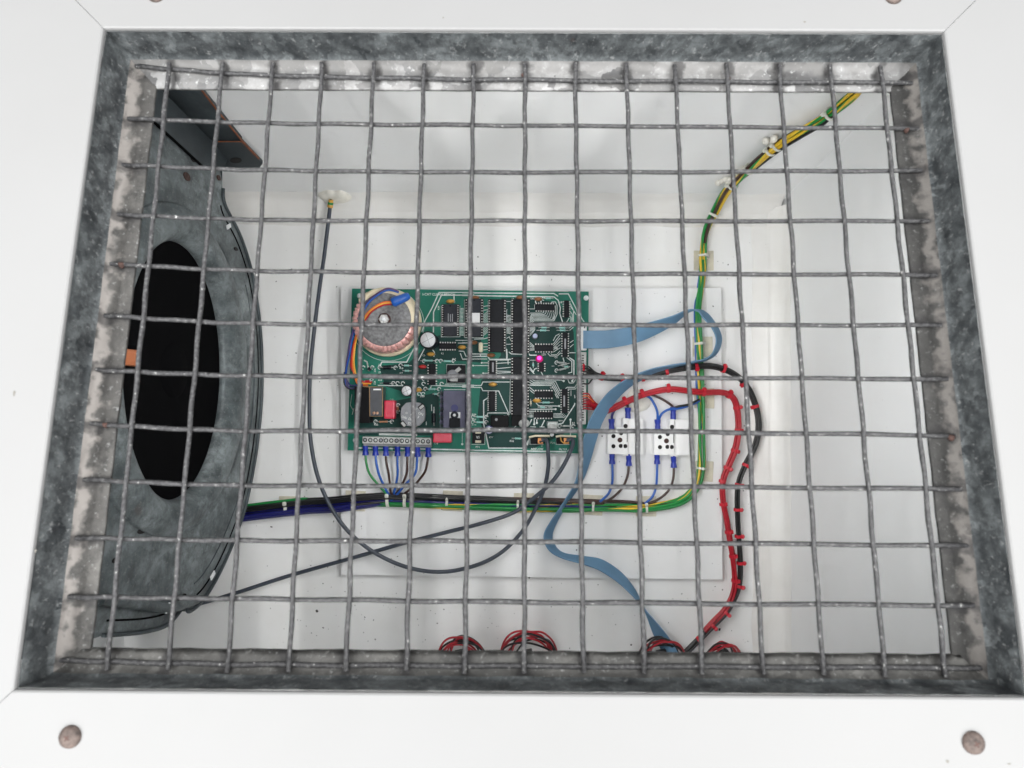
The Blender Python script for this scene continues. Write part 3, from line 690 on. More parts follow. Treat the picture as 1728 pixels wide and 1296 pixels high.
T('c', [(1110, 212), (1232, 292), (1232, 650), (1225, 760), (1188, 832)], 1.9); T('c', [(1040, 210), (1178, 312), (1178, 602), (1080, 622)], 1.3)
T('c', [(40, 980), (205, 1125)], 1.3); T('c', [(40, 1050), (185, 1172)], 1.2); T('c', [(40, 500), (180, 640)], 1.3); T('c', [(60, 470), (160, 590), (185, 520), (250, 490)], 1.4)
T('c', [(945, 215), (975, 330)], 1.6); T('c', [(640, 435), (715, 435)], .7); T('c', [(1155, 1080), (1155, 1230)], .8); T('c', [(1250, 1200), (1262, 1288)], 1.6)
T('d', [(230, 0), (300, 76), (842, 82)], 1.4); T('d', [(0, 168), (745, 165)], 1.5); T('d', [(0, 238), (185, 222)], 1.2)
for k in range(4): T('d', [(0, 285 + 28 * k), (165, 285 + 28 * k)], 1.1)
for k in range(4): T('d', [(698, 280 + 34 * k), (880 + 28 * k, 285 + 34 * k), (930 + 30 * k, 240 + 30 * k)], 1.0)
T('d', [(698, 280), (698, 385)], 1.0)
T('d', [(1260, 0), (1250, 50), (930, 540), (832, 556), (792, 622)], 1.8); T('d', [(1142, 440), (1140, 880)], 1.8)
T('d', [(115, 430), (50, 570)], 1.8); T('d', [(180, 410), (180, 565)], 1.4); T('d', [(250, 430), (250, 530)], 1.4); T('d', [(455, 455), (370, 630)], 1.8); T('d', [(80, 625), (222, 636)], 1.2); T('d', [(320, 636), (455, 636)], 1.2)
T('d', [(1318, -500), (1318, 550)], .8); T('d', [(60, 920), (0, 1120)], 1.8)
T('d', [(65, 920), (65, 1095), (425, 1095)], .8); T('d', [(760, 920), (760, 1100), (1112, 1100)], .8); T('d', [(1125, 1200), (1060, 1288)], 1)
T('d', [(525, 490), (525, 610)], .8); T('d', [(800, 490), (800, 620)], .8)
for (z, u, v) in (('d', 180, 565), ('d', 250, 530), ('d', 1142, 440), ('c', 1188, 832), ('d', 842, 82), ('d', 745, 165), ('3', 1525, 1140), ('c', 205, 1125), ('c', 962, 832)): tr.lathe(B(*zp(z, u, v), E1), [(.0011, 0), (.0011, .00005)], 10)
for (z, u, v) in (('e', 880, 240), ('e', 1295, 245), ('e', 680, 240), ('e', 440, 240), ('e', 660, 575), ('e', 1235, 655), ('e', 1350, 655), ('e', 1490, 660), ('e', 1430, 180), ('f', 275, 255), ('f', 440, 255), ('f', 275, 385), ('f', 375, 390), ('f', 800, 400), ('f', 800, 260), ('f', 390, 120), ('f', 870, 125), ('3', 700, 640), ('3', 700, 720), ('3', 410, 850), ('3', 620, 850), ('3', 950, 300), ('3', 1030, 300), ('3', 1200, 70), ('3', 1415, 70), ('3', 1250, 70), ('3', 1035, 70), ('4', 310, 790), ('4', 310, 858), ('4', 140, 790), ('4', 140, 858), ('b', 430, 380), ('c', 775, 345), ('c', 775, 555), ('d', 860, 610), ('d', 1215, 615)):
    c = B(*zp(z, u, v)); ring = [c + Vector((math.cos(a) * .0017, math.sin(a) * .0017, 0)) for a in [k * 2 * PI / 14 for k in range(12)]]
    tr.strip(ring, .0008, ZB + E1 + .00003)
cc = B(655, 548.5); circ = [cc + Vector((math.cos(a) * .0362, math.sin(a) * .0362, 0)) for a in [k * 2 * PI / 64 for k in range(65)]]
tr.strip(circ, .0004, ZB + .00015)
tr.build('printed_tracks', m_trace, board, kind='stuff'); bus.build('bus_bar', m_bus, board, kind='stuff')

# lettering printed on the board
def text(s, px, py, hpx, ang=0.0, h=.0002, mat=m_silk, parent=board, sx=1.0, zz=None, name='lettering'):
    cu = bpy.data.curves.new('text', 'FONT'); cu.body = s; cu.size = 1; cu.align_x = 'CENTER'; cu.align_y = 'CENTER'; cu.resolution_u = 2
    o = bpy.data.objects.new('text', cu); COL.objects.link(o)
    dg = bpy.context.evaluated_depsgraph_get(); me = o.evaluated_get(dg).to_mesh()
    k = hpx * PX / .70; c = B(px, py, h) if zz is None else F(px, py, zz)
    R = Matrix.Rotation(ang, 3, 'Z'); mb = MB()
    mb.add([c + R @ Vector((v.co.x * k * sx, v.co.y * k, 0)) for v in me.vertices], [list(p.vertices) for p in me.polygons])
    o.evaluated_get(dg).to_mesh_clear(); bpy.data.objects.remove(o); bpy.data.curves.remove(cu)
    return mb.build(name, mat, parent)
text('I-CAT CLEAN BENCH', 740.5, 497, 4.2, sx=.97)
for (s, z, u, v, hp, a) in [('AIRFLOW', 'd', 255, 1225, 3.4, 0), ('FILTER', 'd', 945, 1232, 3.4, 0), ('PL4', 'd', 665, 1058, 3.4, 0), ('PT1', '4', 200, 1178, 3.2, 0), ('R22', '4', 637, 1100, 3.2, 0), ('C15', '3', 615, 567, 2.6, 0), ('R25', '3', 418, 888, 3, 0), ('C18', '3', 1190, 1132, 2.6, 0),
    ('R10', 'e', 885, 575, 2.6, 0), ('Z1', 'e', 875, 170, 2.8, 0), ('Z1', 'e', 875, 370, 2.8, 0), ('R18', 'e', 1450, 262, 2.8, 0), ('R19', 'e', 1445, 385, 2.2, 0), ('R17', '1', 1420, 1035, 2.6, 0), ('R2', '1', 1270, 965, 2.8, 0), ('C3', '1', 1030, 990, 2.8, 0),
    ('R20', 'd', 610, 120, 2.8, 0), ('RV1', 'd', 885, 475, 2.8, 0), ('R3', 'd', 1222, 535, 3.2, 0), ('U8', 'b', 885, 475, 2.8, 0), ('C23', 'b', 130, 375, 2.6, 0), ('LD1', 'c', 440, 130, 3.2, 0), ('C4', 'c', 755, 208, 2.8, 0), ('U7', '2', 650, 262, 2.4, 0), ('R38', '4', 152, 760, 3, 0), ('R37', '4', 152, 826, 3, 0), ('C14', '4', 152, 892, 3, 0), ('C20', '4', 545, 778, 2.6, 0),
    ('C17', '4', 372, 1052, 2.8, 0), ('U3', 'c', 640, 1010, 2.8, 0), ('1', 'd', 385, 1142, 3.4, 0), ('U2', 'f', 1700, 1070, 12, PI / 2), ('C', '3', 1165, 820, 3, PI / 2), ('R24', '1', 1222, 378, 3, PI / 2), ('22K', 'e', 750, 310, 3, PI / 2), ('22K', 'e', 745, 640, 3, PI / 2), ('100', 'f', 350, 450, 4, .05)]:
    if hp == 12: hp = 3
    px, py = zp(z, u, v); text(s, px, py, hp, a)

def comp(x0, y0, x1, y1, h, z0, mat, name, parent=board, bev=.0004, rot=0.0):
    """box whose top face spans the given photo rectangle at height h above the board"""
    a, b = B(x0, y0, h), B(x1, y1, h); c = (a + b) / 2
    return MB().box((c.x, c.y, ZB + (h + z0) / 2), (abs(b.x - a.x), abs(b.y - a.y), h - z0), rot, bev).build(name, mat, parent)
def dip(x0, y0, x1, y1, n, h=.0052, vert=True, mat=m_chip, sock=True, wide=4.0, notch=True):
    ch = comp(x0, y0, x1, y1, h, .001, mat, 'chip', bev=.0005)
    if sock:
        ss = MB(); a, b = B(x0, y0, h * .55), B(x1, y1, h * .55); c = (a + b) / 2; ex = wide * PX
        sz = (abs(b.x - a.x) + (2 * ex if vert else .0002), abs(b.y - a.y) + (.0002 if vert else 2 * ex))
        ss.box((c.x, c.y, ZB + h * .28 + .0001), (sz[0], sz[1], h * .55), None, .0003).build('socket', m_sock, ch)
    pm_ = MB(); ph = h * .55 + .0004 if sock else h * .6
    a, b = B(x0, y0, ph), B(x1, y1, ph)
    for k in range(n):
        f = (k + .5) / n
        for sd in (0, 1):
            ofs = (wide * .52 if sock else 1.1) * PX
            if vert: p = Vector(((a.x - ofs) if sd == 0 else (b.x + ofs), a.y + (b.y - a.y) * f, 0))
            else: p = Vector((a.x + (b.x - a.x) * f, (a.y + ofs) if sd == 0 else (b.y - ofs), 0))
            pm_.box((p.x, p.y, ZB + ph * .5 + .0002), (.0011 if not vert else .0012, .0012 if not vert else .0009, ph))
    pm_.build('pin_row', m_pin, ch, kind='stuff')
    if notch:
        t = B((x0 + x1) / 2, y0 + 2.6, h) if vert else B(x0 + 2.2, (y0 + y1) / 2, h)
        MB().lathe(t, [(.0009, -.0004), (.0009, .00006)], 10).build('notch', m_sock, ch)
    return ch
u1 = dip(749, 513.5, 770.5, 566.5, 14, .0066, mat=m_chip2)
t1 = MB()
for (u, v0, v1) in ((1345, 450, 555), (1372, 460, 555), (1398, 455, 555)):
    a, b = B(*zp('1', u, v0), .0067), B(*zp('1', u, v1), .0067); t1.strip([a, b], .0008, ZB + .00668)
t1.build('chip_print', m_print, u1)
u2 = dip(789, 504, 811, 568, 14, .0078, mat=m_chip2)
a, b = B(788.7, 528, .0079), B(809.7, 548, .0079); MB().box(((a.x + b.x) / 2, (a.y + b.y) / 2, ZB + .00795), (abs(a.x - b.x), abs(a.y - b.y), .00015)).build('sticker', m_label, u2)
dip(828, 505, 849.5, 594, 20, .0066); dip(866.6, 505, 889.5, 596, 20, .0066)
u5 = dip(866.6, 602.5, 889, 701, 20, .0066)
comp(863.5, 701, 889, 719, .008, 0, m_sock, 'connector_body')
for (x0, y0, x1, y1, n, vert) in [(825.5, 608, 836.5, 640, 10, True), (825, 660, 835.5, 694, 10, True), (903, 513, 936, 523.7, 8, False), (952, 507, 960.2, 535.5, 7, True), (902, 581.8, 933.5, 592.7, 7, False), (949.5, 561, 958, 602.5, 10, True), (909.5, 612, 918.2, 627.4, 4, True), (902, 660, 933.5, 671, 7, False), (948.3, 656.5, 958, 697, 10, True), (901, 695, 933, 705, 7, False), (723.5, 614, 735, 650, 8, True), (741, 579, 770, 589, 7, False)]:
    dip(x0, y0, x1, y1, n, .0040, vert, m_chip, False, notch=False)
for (z, u, v, hh) in (('2', 1325, 840, 130), ('4', 1312, 585, 140), ('4', 395, 150, 120)):
    px, py = zp(z, u, v); BP([(px - 1.4, py - hh / 15), (px + 1.4, py - hh / 15), (px + 1.4, py + hh / 15), (px - 1.4, py + hh / 15)], .00405, m_print, 'chip_print')

# ring transformer
TC = B(648.5, 539, .030); tz0 = ZB + .0002
rq = random.Random(4); RM = []
while len(RM) < 170: RM += [rq.uniform(.0, .012) for _ in range(rq.randint(2, 5))] + [-.045]
RM = RM[:170]
def rm(k, r, z): return 1 + RM[k]
Rt = .0308
def torus_prof(Ro, Ri, z0, z1):
    c = (Ro + Ri) / 2; hw = (Ro - Ri) / 2; zc = (z0 + z1) / 2; hz = (z1 - z0) / 2; out = []
    for k in range(15):
        a = -PI / 2 + PI * k / 14 if True else 0
        out.append((c + hw * (abs(math.cos(a)) ** .45), zc + hz * (1 if math.sin(a) >= 0 else -1) * abs(math.sin(a)) ** .75))
    out.append((Ri, z1 - .002)); return out
bc2 = B(653, 546); tcx = Vector(((TC.x + bc2.x) / 2, (TC.y + bc2.y) / 2, 0)); tcx = Vector((TC.x * .55 + bc2.x * .45, TC.y * .55 + bc2.y * .45, 0))
wnd = MB().lathe((tcx.x, tcx.y, tz0), torus_prof(Rt + .0008, .010, .002, .0285), 170, smooth=False, rmod=rm).build('transformer', m_copper, board)
# base insulation dish
MB().lathe((tcx.x, tcx.y, tz0), [(.0335, 0), (.0342, .0060), (.0330, .0090), (.031, .0086)], 60).build('base_dish', m_tape, wnd)
# tape wrap over the upper right half
mb = MB(); pr = torus_prof(Rt + .0017, .020, .002, .0292)[4:]; ns = 66; vs = []
for k in range(ns + 1):
    a = math.radians(-8) + math.radians(150) * k / ns; lap = 1 + .007 * ((k * .5) % 1) + .004 * math.sin(k)
    for (r, z) in pr: vs.append(Vector((tcx.x + r * lap * math.cos(a), tcx.y + r * lap * math.sin(a), tz0 + z)))
kk = len(pr); mb.add(vs, [[i * kk + j, (i + 1) * kk + j, (i + 1) * kk + j + 1, i * kk + j + 1] for i in range(ns) for j in range(kk - 1)], True); mb.build('winding_tape', m_tape, wnd)
zt = ZB + .0302
MB().lathe((TC.x, TC.y, zt), [(.0257, -.004), (.0257, -.0008), (.0250, 0), (.012, -.0002), (.0085, -.0014), (.0002, -.0014)], 60).build('end_plate', m_disc, wnd)
MB().lathe((TC.x, TC.y, zt - .0012), [(.0062, 0), (.0062, .0008)], 24).build('washer', m_hole2, wnd)
MB().lathe((TC.x, TC.y, zt - .0006), [(.0049, 0), (.0049, .0034), (.0044, .0038), (.0028, .0038)], 6, smooth=False).build('nut', m_pin, wnd)
MB().lathe((TC.x, TC.y, zt), [(.0022, 0), (.0022, .0048), (.0016, .0053), (.0002, .0053)], 14).build('bolt', m_tin, wnd)
def lead(pts, mat, name='lead_wire', r=.00085, parent=board, n=6):
    return MB().tube([F(p[0], p[1], p[2]) for p in cr(pts, n)], r, 8).build(name, mat, parent)
ZT = ZB
slv = [F(*p) for p in cr([(662, 510.5, ZT + .0338), (676, 505, ZT + .0338), (690, 499, ZT + .031)], 5)]
MB().tube(slv, [.0042, .0046, .0048, .0046, .0044, .0043, .0042, .0042, .004, .0036, .003][:len(slv)], 12).build('heatshrink_sleeve', M('blue heatshrink', (.015, .10, .42), .35), wnd)
h1 = ZT + .034
for (off, mt, sx, sy) in ((0, m_org, 0, -1.6), (0, m_yel, .6, .5), (0, m_red, 1.0, 2.6)):
    k = {m_org: 0, m_yel: 1, m_red: 2}[mt]
    lead([(661, 509 + k * 2.1, h1), (645, 511 + k * 2.2, h1), (628, 521 + k * 2.0, h1 - .001), (615 + k * 1.4, 535 + k * 1.6, h1 - .004), (604 + k * 1.7, 556, h1 - .008), (598 + (1.9 * k if k < 2 else -1.2), 580, ZT + .016), (595 + (2.2 * k if k < 2 else -2), 605, ZT + .012), (595.5 + (2.8 * k if k < 2 else -2.2), 622, ZT + .008), (601 + 2.5 * k, 643 - 2.0 * k, ZT + .0045), (606 + 4 * k, 648.5 - 2.0 * k, ZT + .0015), (621 + 5 * k if k < 2 else 628, 650.5 - 2.8 * k, ZT + .0012)], mt)
for k, (mt, dy) in enumerate(((m_blue, 0), (m_pur, -2.6), (M('violet insulation', (.05, .05, .16), .4), -1.2))):
    lead([(673, 493.5 + dy * .5, h1), (655, 489.5 + dy, h1 + .001), (637, 498 + dy, h1), (621 - k * .7, 512 + dy, h1 - .002), (611 - k * 1.4, 530, h1 - .004), (602 - k * 1.7, 550, h1 - .010), (594.5 - k * 1.5, 572, ZT + .018), (590 - k * 1.3, 597, ZT + .014), (585.5 - k * .6, 617, ZT + .010), (583 + k * .5, 636, ZT + .006), (585 + k * 2.0, 651 + k * 1.5, ZT + .004), (596 + 2 * k, 656 - k, ZT + .003), (612, 652 - 2 * k, ZT + .0015)], mt if k == 0 else (m_pur if k == 1 else mt), r=.00095)
lead([(581.5, 628, ZT + .006), (580.5, 645, ZT + .005), (587, 655, ZT + .004), (600, 656, ZT + .003), (611, 651, ZT + .0015)], m_blk)
lead([(584, 628, ZT + .006), (584.5, 640, ZT + .005), (592, 650, ZT + .004), (606, 650, ZT + .002)], m_navy)

# capacitors
def ecap(px, py, rpx, h, body, top=m_tin, name='electrolytic_capacitor', cross=True):
    p = B(px, py, h); r = rpx * PX
    o = MB().lathe((p.x, p.y, ZB), [(r * 1.12, .0003), (r * 1.14, h * .2), (r * 1.08, h * .3), (r * 1.14, h * .38), (r * 1.14, h - .0010), (r * 1.02, h - .0002), (r * .98, h - .0003)], 28).build(name, body, board)
    t = MB().lathe((p.x, p.y, ZB + h - .0006), [(r * .97, 0), (r * .97, .0005), (r * .1, .0006)], 28).build('vent_top', top, o)
    if cross: MB().box((p.x, p.y, ZB + h + .00004), (r * 1.8, .0003, .0002), .5).box((p.x, p.y, ZB + h + .00006), (.0003, r * 1.8, .0002), .35).build('vent_score', m_grey, t)
    return o
ecap(722, 573.5, 12.6, .021, m_capb); ecap(686, 659.5, 8.2, .013, m_capb); ecap(825, 725.5, 6.2, .014, m_capblue, M('pale lilac top', (.6, .62, .75), .35)); ecap(903, 567, 4.2, .007, m_capb, M('pale blue top', (.45, .5, .68), .4), cross=False)
f1 = comp(648, 675.5, 665.5, 707, .0125, .0005, m_redcap, 'film_capacitor', bev=.0016); f2 = comp(730.5, 731, 762, 747.3, .0105, .0005, m_redcap, 'film_capacitor', bev=.0014)
def disc(px, py, mat, wx=.0042, wy=.0022, h=.0042):
    p = B(px, py, h * .6)
    o = MB().lathe((p.x, p.y, ZB + h * .55), [(.05, -1), (.55, -.8), (1, 0), (.55, .8), (.05, 1)], 16)
    for v in o.v: v.x = p.x + (v.x - p.x) * wx; v.y = p.y + (v.y - p.y) * wy; v.z = ZB + h * .55 + (v.z - ZB - h * .55) * h * .45
    c = o.build('ceramic_capacitor', mat, board)
    MB().tube([(p.x - wx * 1.1, p.y, ZB), (p.x - wx * .8, p.y, ZB + h * .3), (p.x - wx * .3, p.y, ZB + h * .5)], .0003, 6).tube([(p.x + wx * 1.1, p.y, ZB), (p.x + wx * .8, p.y, ZB + h * .3), (p.x + wx * .3, p.y, ZB + h * .5)], .0003, 6).build('leads', m_pin, c)
for (px, py, mt) in [(760, 508.5, m_yell), (726.5, 597.5, m_yell), (779.5, 586, m_yell), (878, 502, m_brown), (828.5, 599.5, m_brown), (802, 502.5, m_brown), (831.5, 648.5, m_yell), (906, 676, m_yell), (713, 619, M('red bead', (.45, .03, .03), .4)), (908.5, 504.5, m_brown), (799, 578, m_brown), (705, 658, m_yell)]: disc(px, py, mt)
x_ = comp(807.5, 577.5, 814.5, 594, .0095, .0005, m_beige, 'crystal', bev=.0018)
# resistors and diodes
def axial(px0, py0, px1, py1, mat, r=.0011, frac=.5, name='resistor', bands=None, h=.0014):
    a, b = B(px0, py0), B(px1, py1); a.z = b.z = ZB + h; d = b - a
    o = MB().tube([a + d * (.5 - frac / 2), a + d * (.5 - frac / 2.2), a + d * (.5 - frac / 4), a + d * (.5 + frac / 4), a + d * (.5 + frac / 2.2), a + d * (.5 + frac / 2)], [r * .7, r, r * .8, r * .8, r, r * .7], 10).build(name, mat, board)
    lm = MB().tube([a - Vector((0, 0, h)), a, a + d * (.5 - frac / 2)], .0004, 6).tube([b - Vector((0, 0, h)), b, b - d * (.5 - frac / 2)], .0004, 6).build('leads', m_pin, o)
    return o
e_ = lambda u, v: zp('e', u, v)
for (z, a, b, mt) in [('e', (1470, 185), (1720, 190), m_teal), ('e', (1490, 325), (1720, 330), m_teal), ('f', (440, 262), (790, 262), m_teal), ('f', (640, 388), (790, 392), m_teal), ('1', (985, 1057), (1200, 1057), m_teal), ('1', (1250, 1062), (1425, 1066), m_teal), ('b', (430, 378), (680, 372), m_teal), ('b', (300, 1150), (580, 1150), m_teal), ('b', (250, 1220), (580, 1222), m_teal), ('b', (760, 1150), (1080, 1155), m_teal), ('b', (780, 1218), (1080, 1222), m_teal), ('c', (150, 330), (155, 480), m_teal), ('d', (280, 110), (520, 120), m_teal), ('4', (145, 785), (310, 790), m_teal), ('4', (145, 855), (310, 860), m_teal), ('4', (640, 1062), (790, 1068), m_teal), ('3', (410, 852), (622, 848), M('tan banded resistor', (.55, .26, .14), .4)), ('e', (890, 655), (1240, 660), m_capb), ('4', (985, 604), (1170, 604), m_teal), ('e', (440, 600), (680, 590), m_red), ('d', (860, 610), (1215, 608), m_bus), ('4', (880, 560), (882, 650), m_beige)]:
    p, q = zp(z, *a), zp(z, *b); axial(*p, *q, mt, .0011 if mt is not m_capb else .0012)
axial(*zp('e', 880, 240), *zp('e', 1300, 240), m_capb, .0024, .5, 'diode', h=.0026)
axial(*zp('e', 600, 330), *zp('e', 680, 240), m_capb, .0022, .6, 'diode', h=.006)
axial(*zp('3', 1160, 700), *zp('3', 1165, 900), m_capb, .0022, .6, 'diode', h=.003)
axial(*zp('3', 700, 645), *zp('3', 702, 722), m_brown, .0014, .6, h=.002)
for a, b in (((775, 348), (1020, 352)), ((815, 432), (1105, 365)), ((775, 555), (1090, 478)), ((930, 450), (1120, 455))):
    p, q = zp('c', *a), zp('c', *b); axial(*p, *q, m_bus if a[1] != 450 else m_teal, .0011, .55, h=.0022)
# relay, black block, square potentiometer, round selector, heat sink
comp(598, 652, 624, 714, .017, .0003, m_sock, 'relay', bev=.0006)
rl = comp(623.5, 653, 645.5, 702.5, .0165, .0003, m_relay, 'relay', bev=.0008)
rl['label'] = 'clear smoked relay cover'
a, b = B(630, 656, .0166), B(643, 658.5, .0166); MB().box(((a + b) / 2) , (abs(a.x - b.x), abs(a.y - b.y), .0002)).build('highlight_strip', m_label, rl)
for (px, py) in ((631, 697), (636.5, 697)): MB().lathe(B(px, py, .0165), [(.0015, 0), (.0013, .0008), (.0002, .001)], 10).build('contact', M('copper contact', (.6, .36, .25), .35, .5), rl)
MB().tube([B(612, 652, .017), B(623.5, 653, .017), B(645.5, 653, .017), B(645.5, 702.5, .0166), B(624, 702.5, .0166), B(623.5, 653.5, .0168)], .0005, 6).build('cover_edge', m_amber, rl)
px0, py0 = zp('3', 1330, 120); px1, py1 = zp('3', 1560, 350)
rk = comp(px0, py0, px1, py1, .007, .0003, m_chip, 'potentiometer', bev=.0005)
p = B(773, 624, .0075); MB().box(p, (.0055, .0035, .002), .7, .0004).build('wiper', m_lgrey, rk)
p = B(764, 634, .0072); MB().lathe(p, [(.006, 0), (.006, .0008), (.004, .0012), (.0003, .0012)], 18).build('dial', m_grey, rk)
p = B(766, 640, .0085); MB().box(p, (.0075, .004, .0012), -.05, .0003).build('slider', m_lgrey, rk)
p = B(696.5, 699, .0115); r = 22 * PX
sel = MB().lathe((p.x, p.y, ZB), [(r * .95, .0004), (r * .98, .002), (r, .0112), (r * .97, .0115)], 12, smooth=False, rmod=lambda k, r_, z_: 1.0 if k % 3 else .93).build('selector_block', m_grey, board)
for (px, py, a) in ((711, 686.5, -.85), (680.5, 715.5, .7)):
    q = B(px, py, .0118); MB().box(q - Vector((0, 0, .0003)), (.0046, .0062, .0004), a).build('slot', m_hole, sel)
    MB().box(q + Vector((.0003, -.0002, .0003)), (.0026, .0050, .0012), a, .0003).build('slider_tab', m_lgrey, sel)
for (s, px, py, an, hp) in (('ON', 710, 698.5, -.35, 4), ('ON', 682, 704.5, -.35, 4), ('5', 706, 704, -.6, 4), ('DI', 692, 707.5, -.4, 4), ('O', 686, 697, -.3, 3), ('O', 690.5, 714.5, -.3, 4), ('X', 694, 700, -.4, 3), ('7', 703, 690, -.4, 3)): text(s, px, py, hp, an, .0117, m_silk, sel)
BP([(698, 721.5), (713, 708), (714.5, 712), (704, 719.5)], .004, m_beige, 'insulator_flap', t=.001)
# heat sink: floor plate and two toothed sides
hs = comp(748, 659, 785, 722, .0045, .0006, m_hs, 'heat_sink', bev=.0004)
for (px, sd) in ((744.5, -1), (787.5, 1)):
    for k in range(9):
        q = B(px, 664 + k * 6.9, .014)
        MB().box((q.x, q.y, ZB + .0078), (.0014, .0030, .0145), Matrix.Rotation(sd * .5, 3, 'Z') @ Matrix.Rotation(sd * .12, 3, 'Y'), .0003).build('fin', m_hs if k % 2 else m_fan2, hs)
    a, b = B(px, 659, .003), B(px, 722, .003); MB().box(((a.x + b.x) / 2, (a.y + b.y) / 2, ZB + .0035), (.0012, abs(a.y - b.y), .0062)).build('side_wall', m_hs, hs)
tb = comp(758.5, 695.5, 776.5, 707, .0062, .0046, m_tin, 'transistor_tab', hs, bev=.0003)
comp(758.5, 705.5, 776, 721.5, .009, .0046, m_chip, 'transistor_body', hs, bev=.0005)
q = B(767, 700.5, .0066); MB().lathe(q, [(.0038, -.0004), (.0038, .0014), (.0030, .0020), (.0014, .0020)], 18).build('screw_head', m_chip2, hs)
MB().lathe(q + Vector((0, 0, .0014)), [(.0015, 0), (.0015, .0012), (.0002, .0013)], 12).build('bolt', m_tin, hs)
q = B(767, 688.5, .0047); MB().lathe(q, [(.0036, 0), (.0036, .0001)], 16).build('hole', m_navy, hs)
# power resistor block, toggle, trimmer, connectors, LED
pb = comp(797, 727, 817, 748.5, .006, .0003, m_chip, 'fuse_holder', bev=.0004)
for y in (729.5, 745.2): 
    a = B(807, y, .0062); MB().box(a, (.0058, .0025, .001), None, .0004).build('end_cap', m_beige, pb)
text('5R', 806.5, 737.5, 4, PI, .0062, m_silk, pb)
comp(828, 701, 858, 727, .009, .0003, m_sock, 'regulator', bev=.0006)
MB().lathe(B(837.5, 708, .0091), [(.0014, 0), (.0014, .0001)], 12).build('mould_mark', m_print, bpy.data.objects['regulator'])
tg = MB().lathe(B(884, 714, 0), [(.0045, .0002), (.0050, .006), (.0044, .009), (.0024, .0112), (.0003, .0116)], 20, rmod=lambda k, r_, z_: 1 + .15 * math.cos(4 * PI * k / 20)).build('clear_cap', m_lgrey, board)
tm = comp(924.5, 711.5, 940.5, 731, .007, .0003, m_bus, 'trimmer', bev=.0005)
q = B(932, 723, .0085); MB().lathe(q - Vector((0, 0, .002)), [(.0042, 0), (.0042, .0015), (.0036, .0022), (.0003, .0022)], 20).box(q + Vector((0, .002, .0003)), (.004, .0009, .0004)).build('dial', m_lgrey, tm)
q = B(931.5, 733.5, .004); MB().lathe(q, [(.0020, 0), (.0018, .001), (.0003, .0014)], 12).build('solder_dome', m_tin, tm)
led_p = B(910.5, 605, .006)
MB().lathe((led_p.x, led_p.y, ZB), [(.0037, .0003), (.0037, .0014), (.0033, .0016), (.0033, .0044), (.0028, .0062), (.0015, .0071), (.0002, .0073)], 20).build('led', m_ledl, board)
MB().lathe((led_p.x - .0002, led_p.y + .0003, ZB + .0046), [(.0024, 0), (.0022, .0020), (.0014, .0029), (.0002, .0032)], 16).build('lit_core', m_led, bpy.data.objects['led'])
for (x0, x1, txt) in ((896, 917, 0), (939, 961, 1)):
    cb = comp(x0, 738.5, x1, 749.5, .0060, .0003, m_sock, 'connector', bev=.0004)
    comp(x1 - 9.5, 739, x1 - .5, 749.3, .0078, .006, m_gold, 'contact_block', cb, bev=.0006)
    q = B(x1 - 5, 745.5, .0080); MB().lathe(q, [(.0013, -.0002), (.0013, .0001)], 12).build('hole', m_hole2, cb)
    if txt: MB().tube([B(x1 - 15, 738, .008), B(x1 - 14, 744, .0095), B(x1 - 9, 748.5, .0095), B(x1 - 4, 747, .009)], .0006, 6).build('bare_strand', m_yell, cb)
MB().tube([B(893, 738, .0075), B(903, 735.5, .0085), B(928, 735.8, .0085)], .0011, 8).build('bus_wire', m_beige, board)
MB().tube([B(938, 737, .0075), B(946, 735.5, .0085), B(972, 736.5, .0085)], .0011, 8).build('bus_wire', m_beige, board)
# terminal strip
a, b = B(611.5, 742.5, .0125), B(727, 745.2, .0125); ang = math.atan2(b.y - a.y, b.x - a.x); cc = (a + b) / 2; L = (b - a).length
ts = MB().box((cc.x, cc.y, ZB + .0064), (L, .0066, .0122), ang, .0005).build('terminal_strip', m_lgrey, board)
MB().box((cc.x, cc.y - .0046, ZB + .004), (L, .0030, .0074), ang, .0004).build('wire_entry', m_grey, ts)
for k in range(13):
    f = (k + .5) / 13; q = a.lerp(b, f) + Vector((0, .0001, .00015)); q.z = ZB + .01255
    s = MB().lathe(q, [(.0022, -.0002), (.0022, .00006)], 14).build('screw_well', m_hole, ts)
    MB().lathe(q, [(.0014, .0), (.0013, .00016), (.0002, .00018)], 10).box(q + Vector((0, 0, .0002)), (.0024, .0004, .00015), .4 + k * .7).build('screw', m_bus if k % 3 else m_grey, s)
for k in (4, 7): 
    q = a.lerp(b, k / 13); MB().box((q.x, q.y, ZB + .01252), (.0003, .0066, .0003), ang).build('joint', m_hole, ts)
# right edge headers
hd = comp(977.5, 548, 990, 591, .0085, .0003, m_label, 'ribbon_socket', bev=.0004)
for k in range(6):
    q = B(986.5, 551 + k * 1.1 + (32 if k > 2 else 0), .0087); MB().box(q, (.0012, .0006, .0004)).build('contact', m_hole, hd)
ph = comp(974.5, 594, 989, 716, .0085, .0003, m_lgrey, 'pin_header', bev=.0004)
for k in range(26):
    q = B(983.5, 600 + k * 4.35, .0086); MB().box(q, (.0022, .0011, .0004)).build('pin_slot', m_hole, ph)

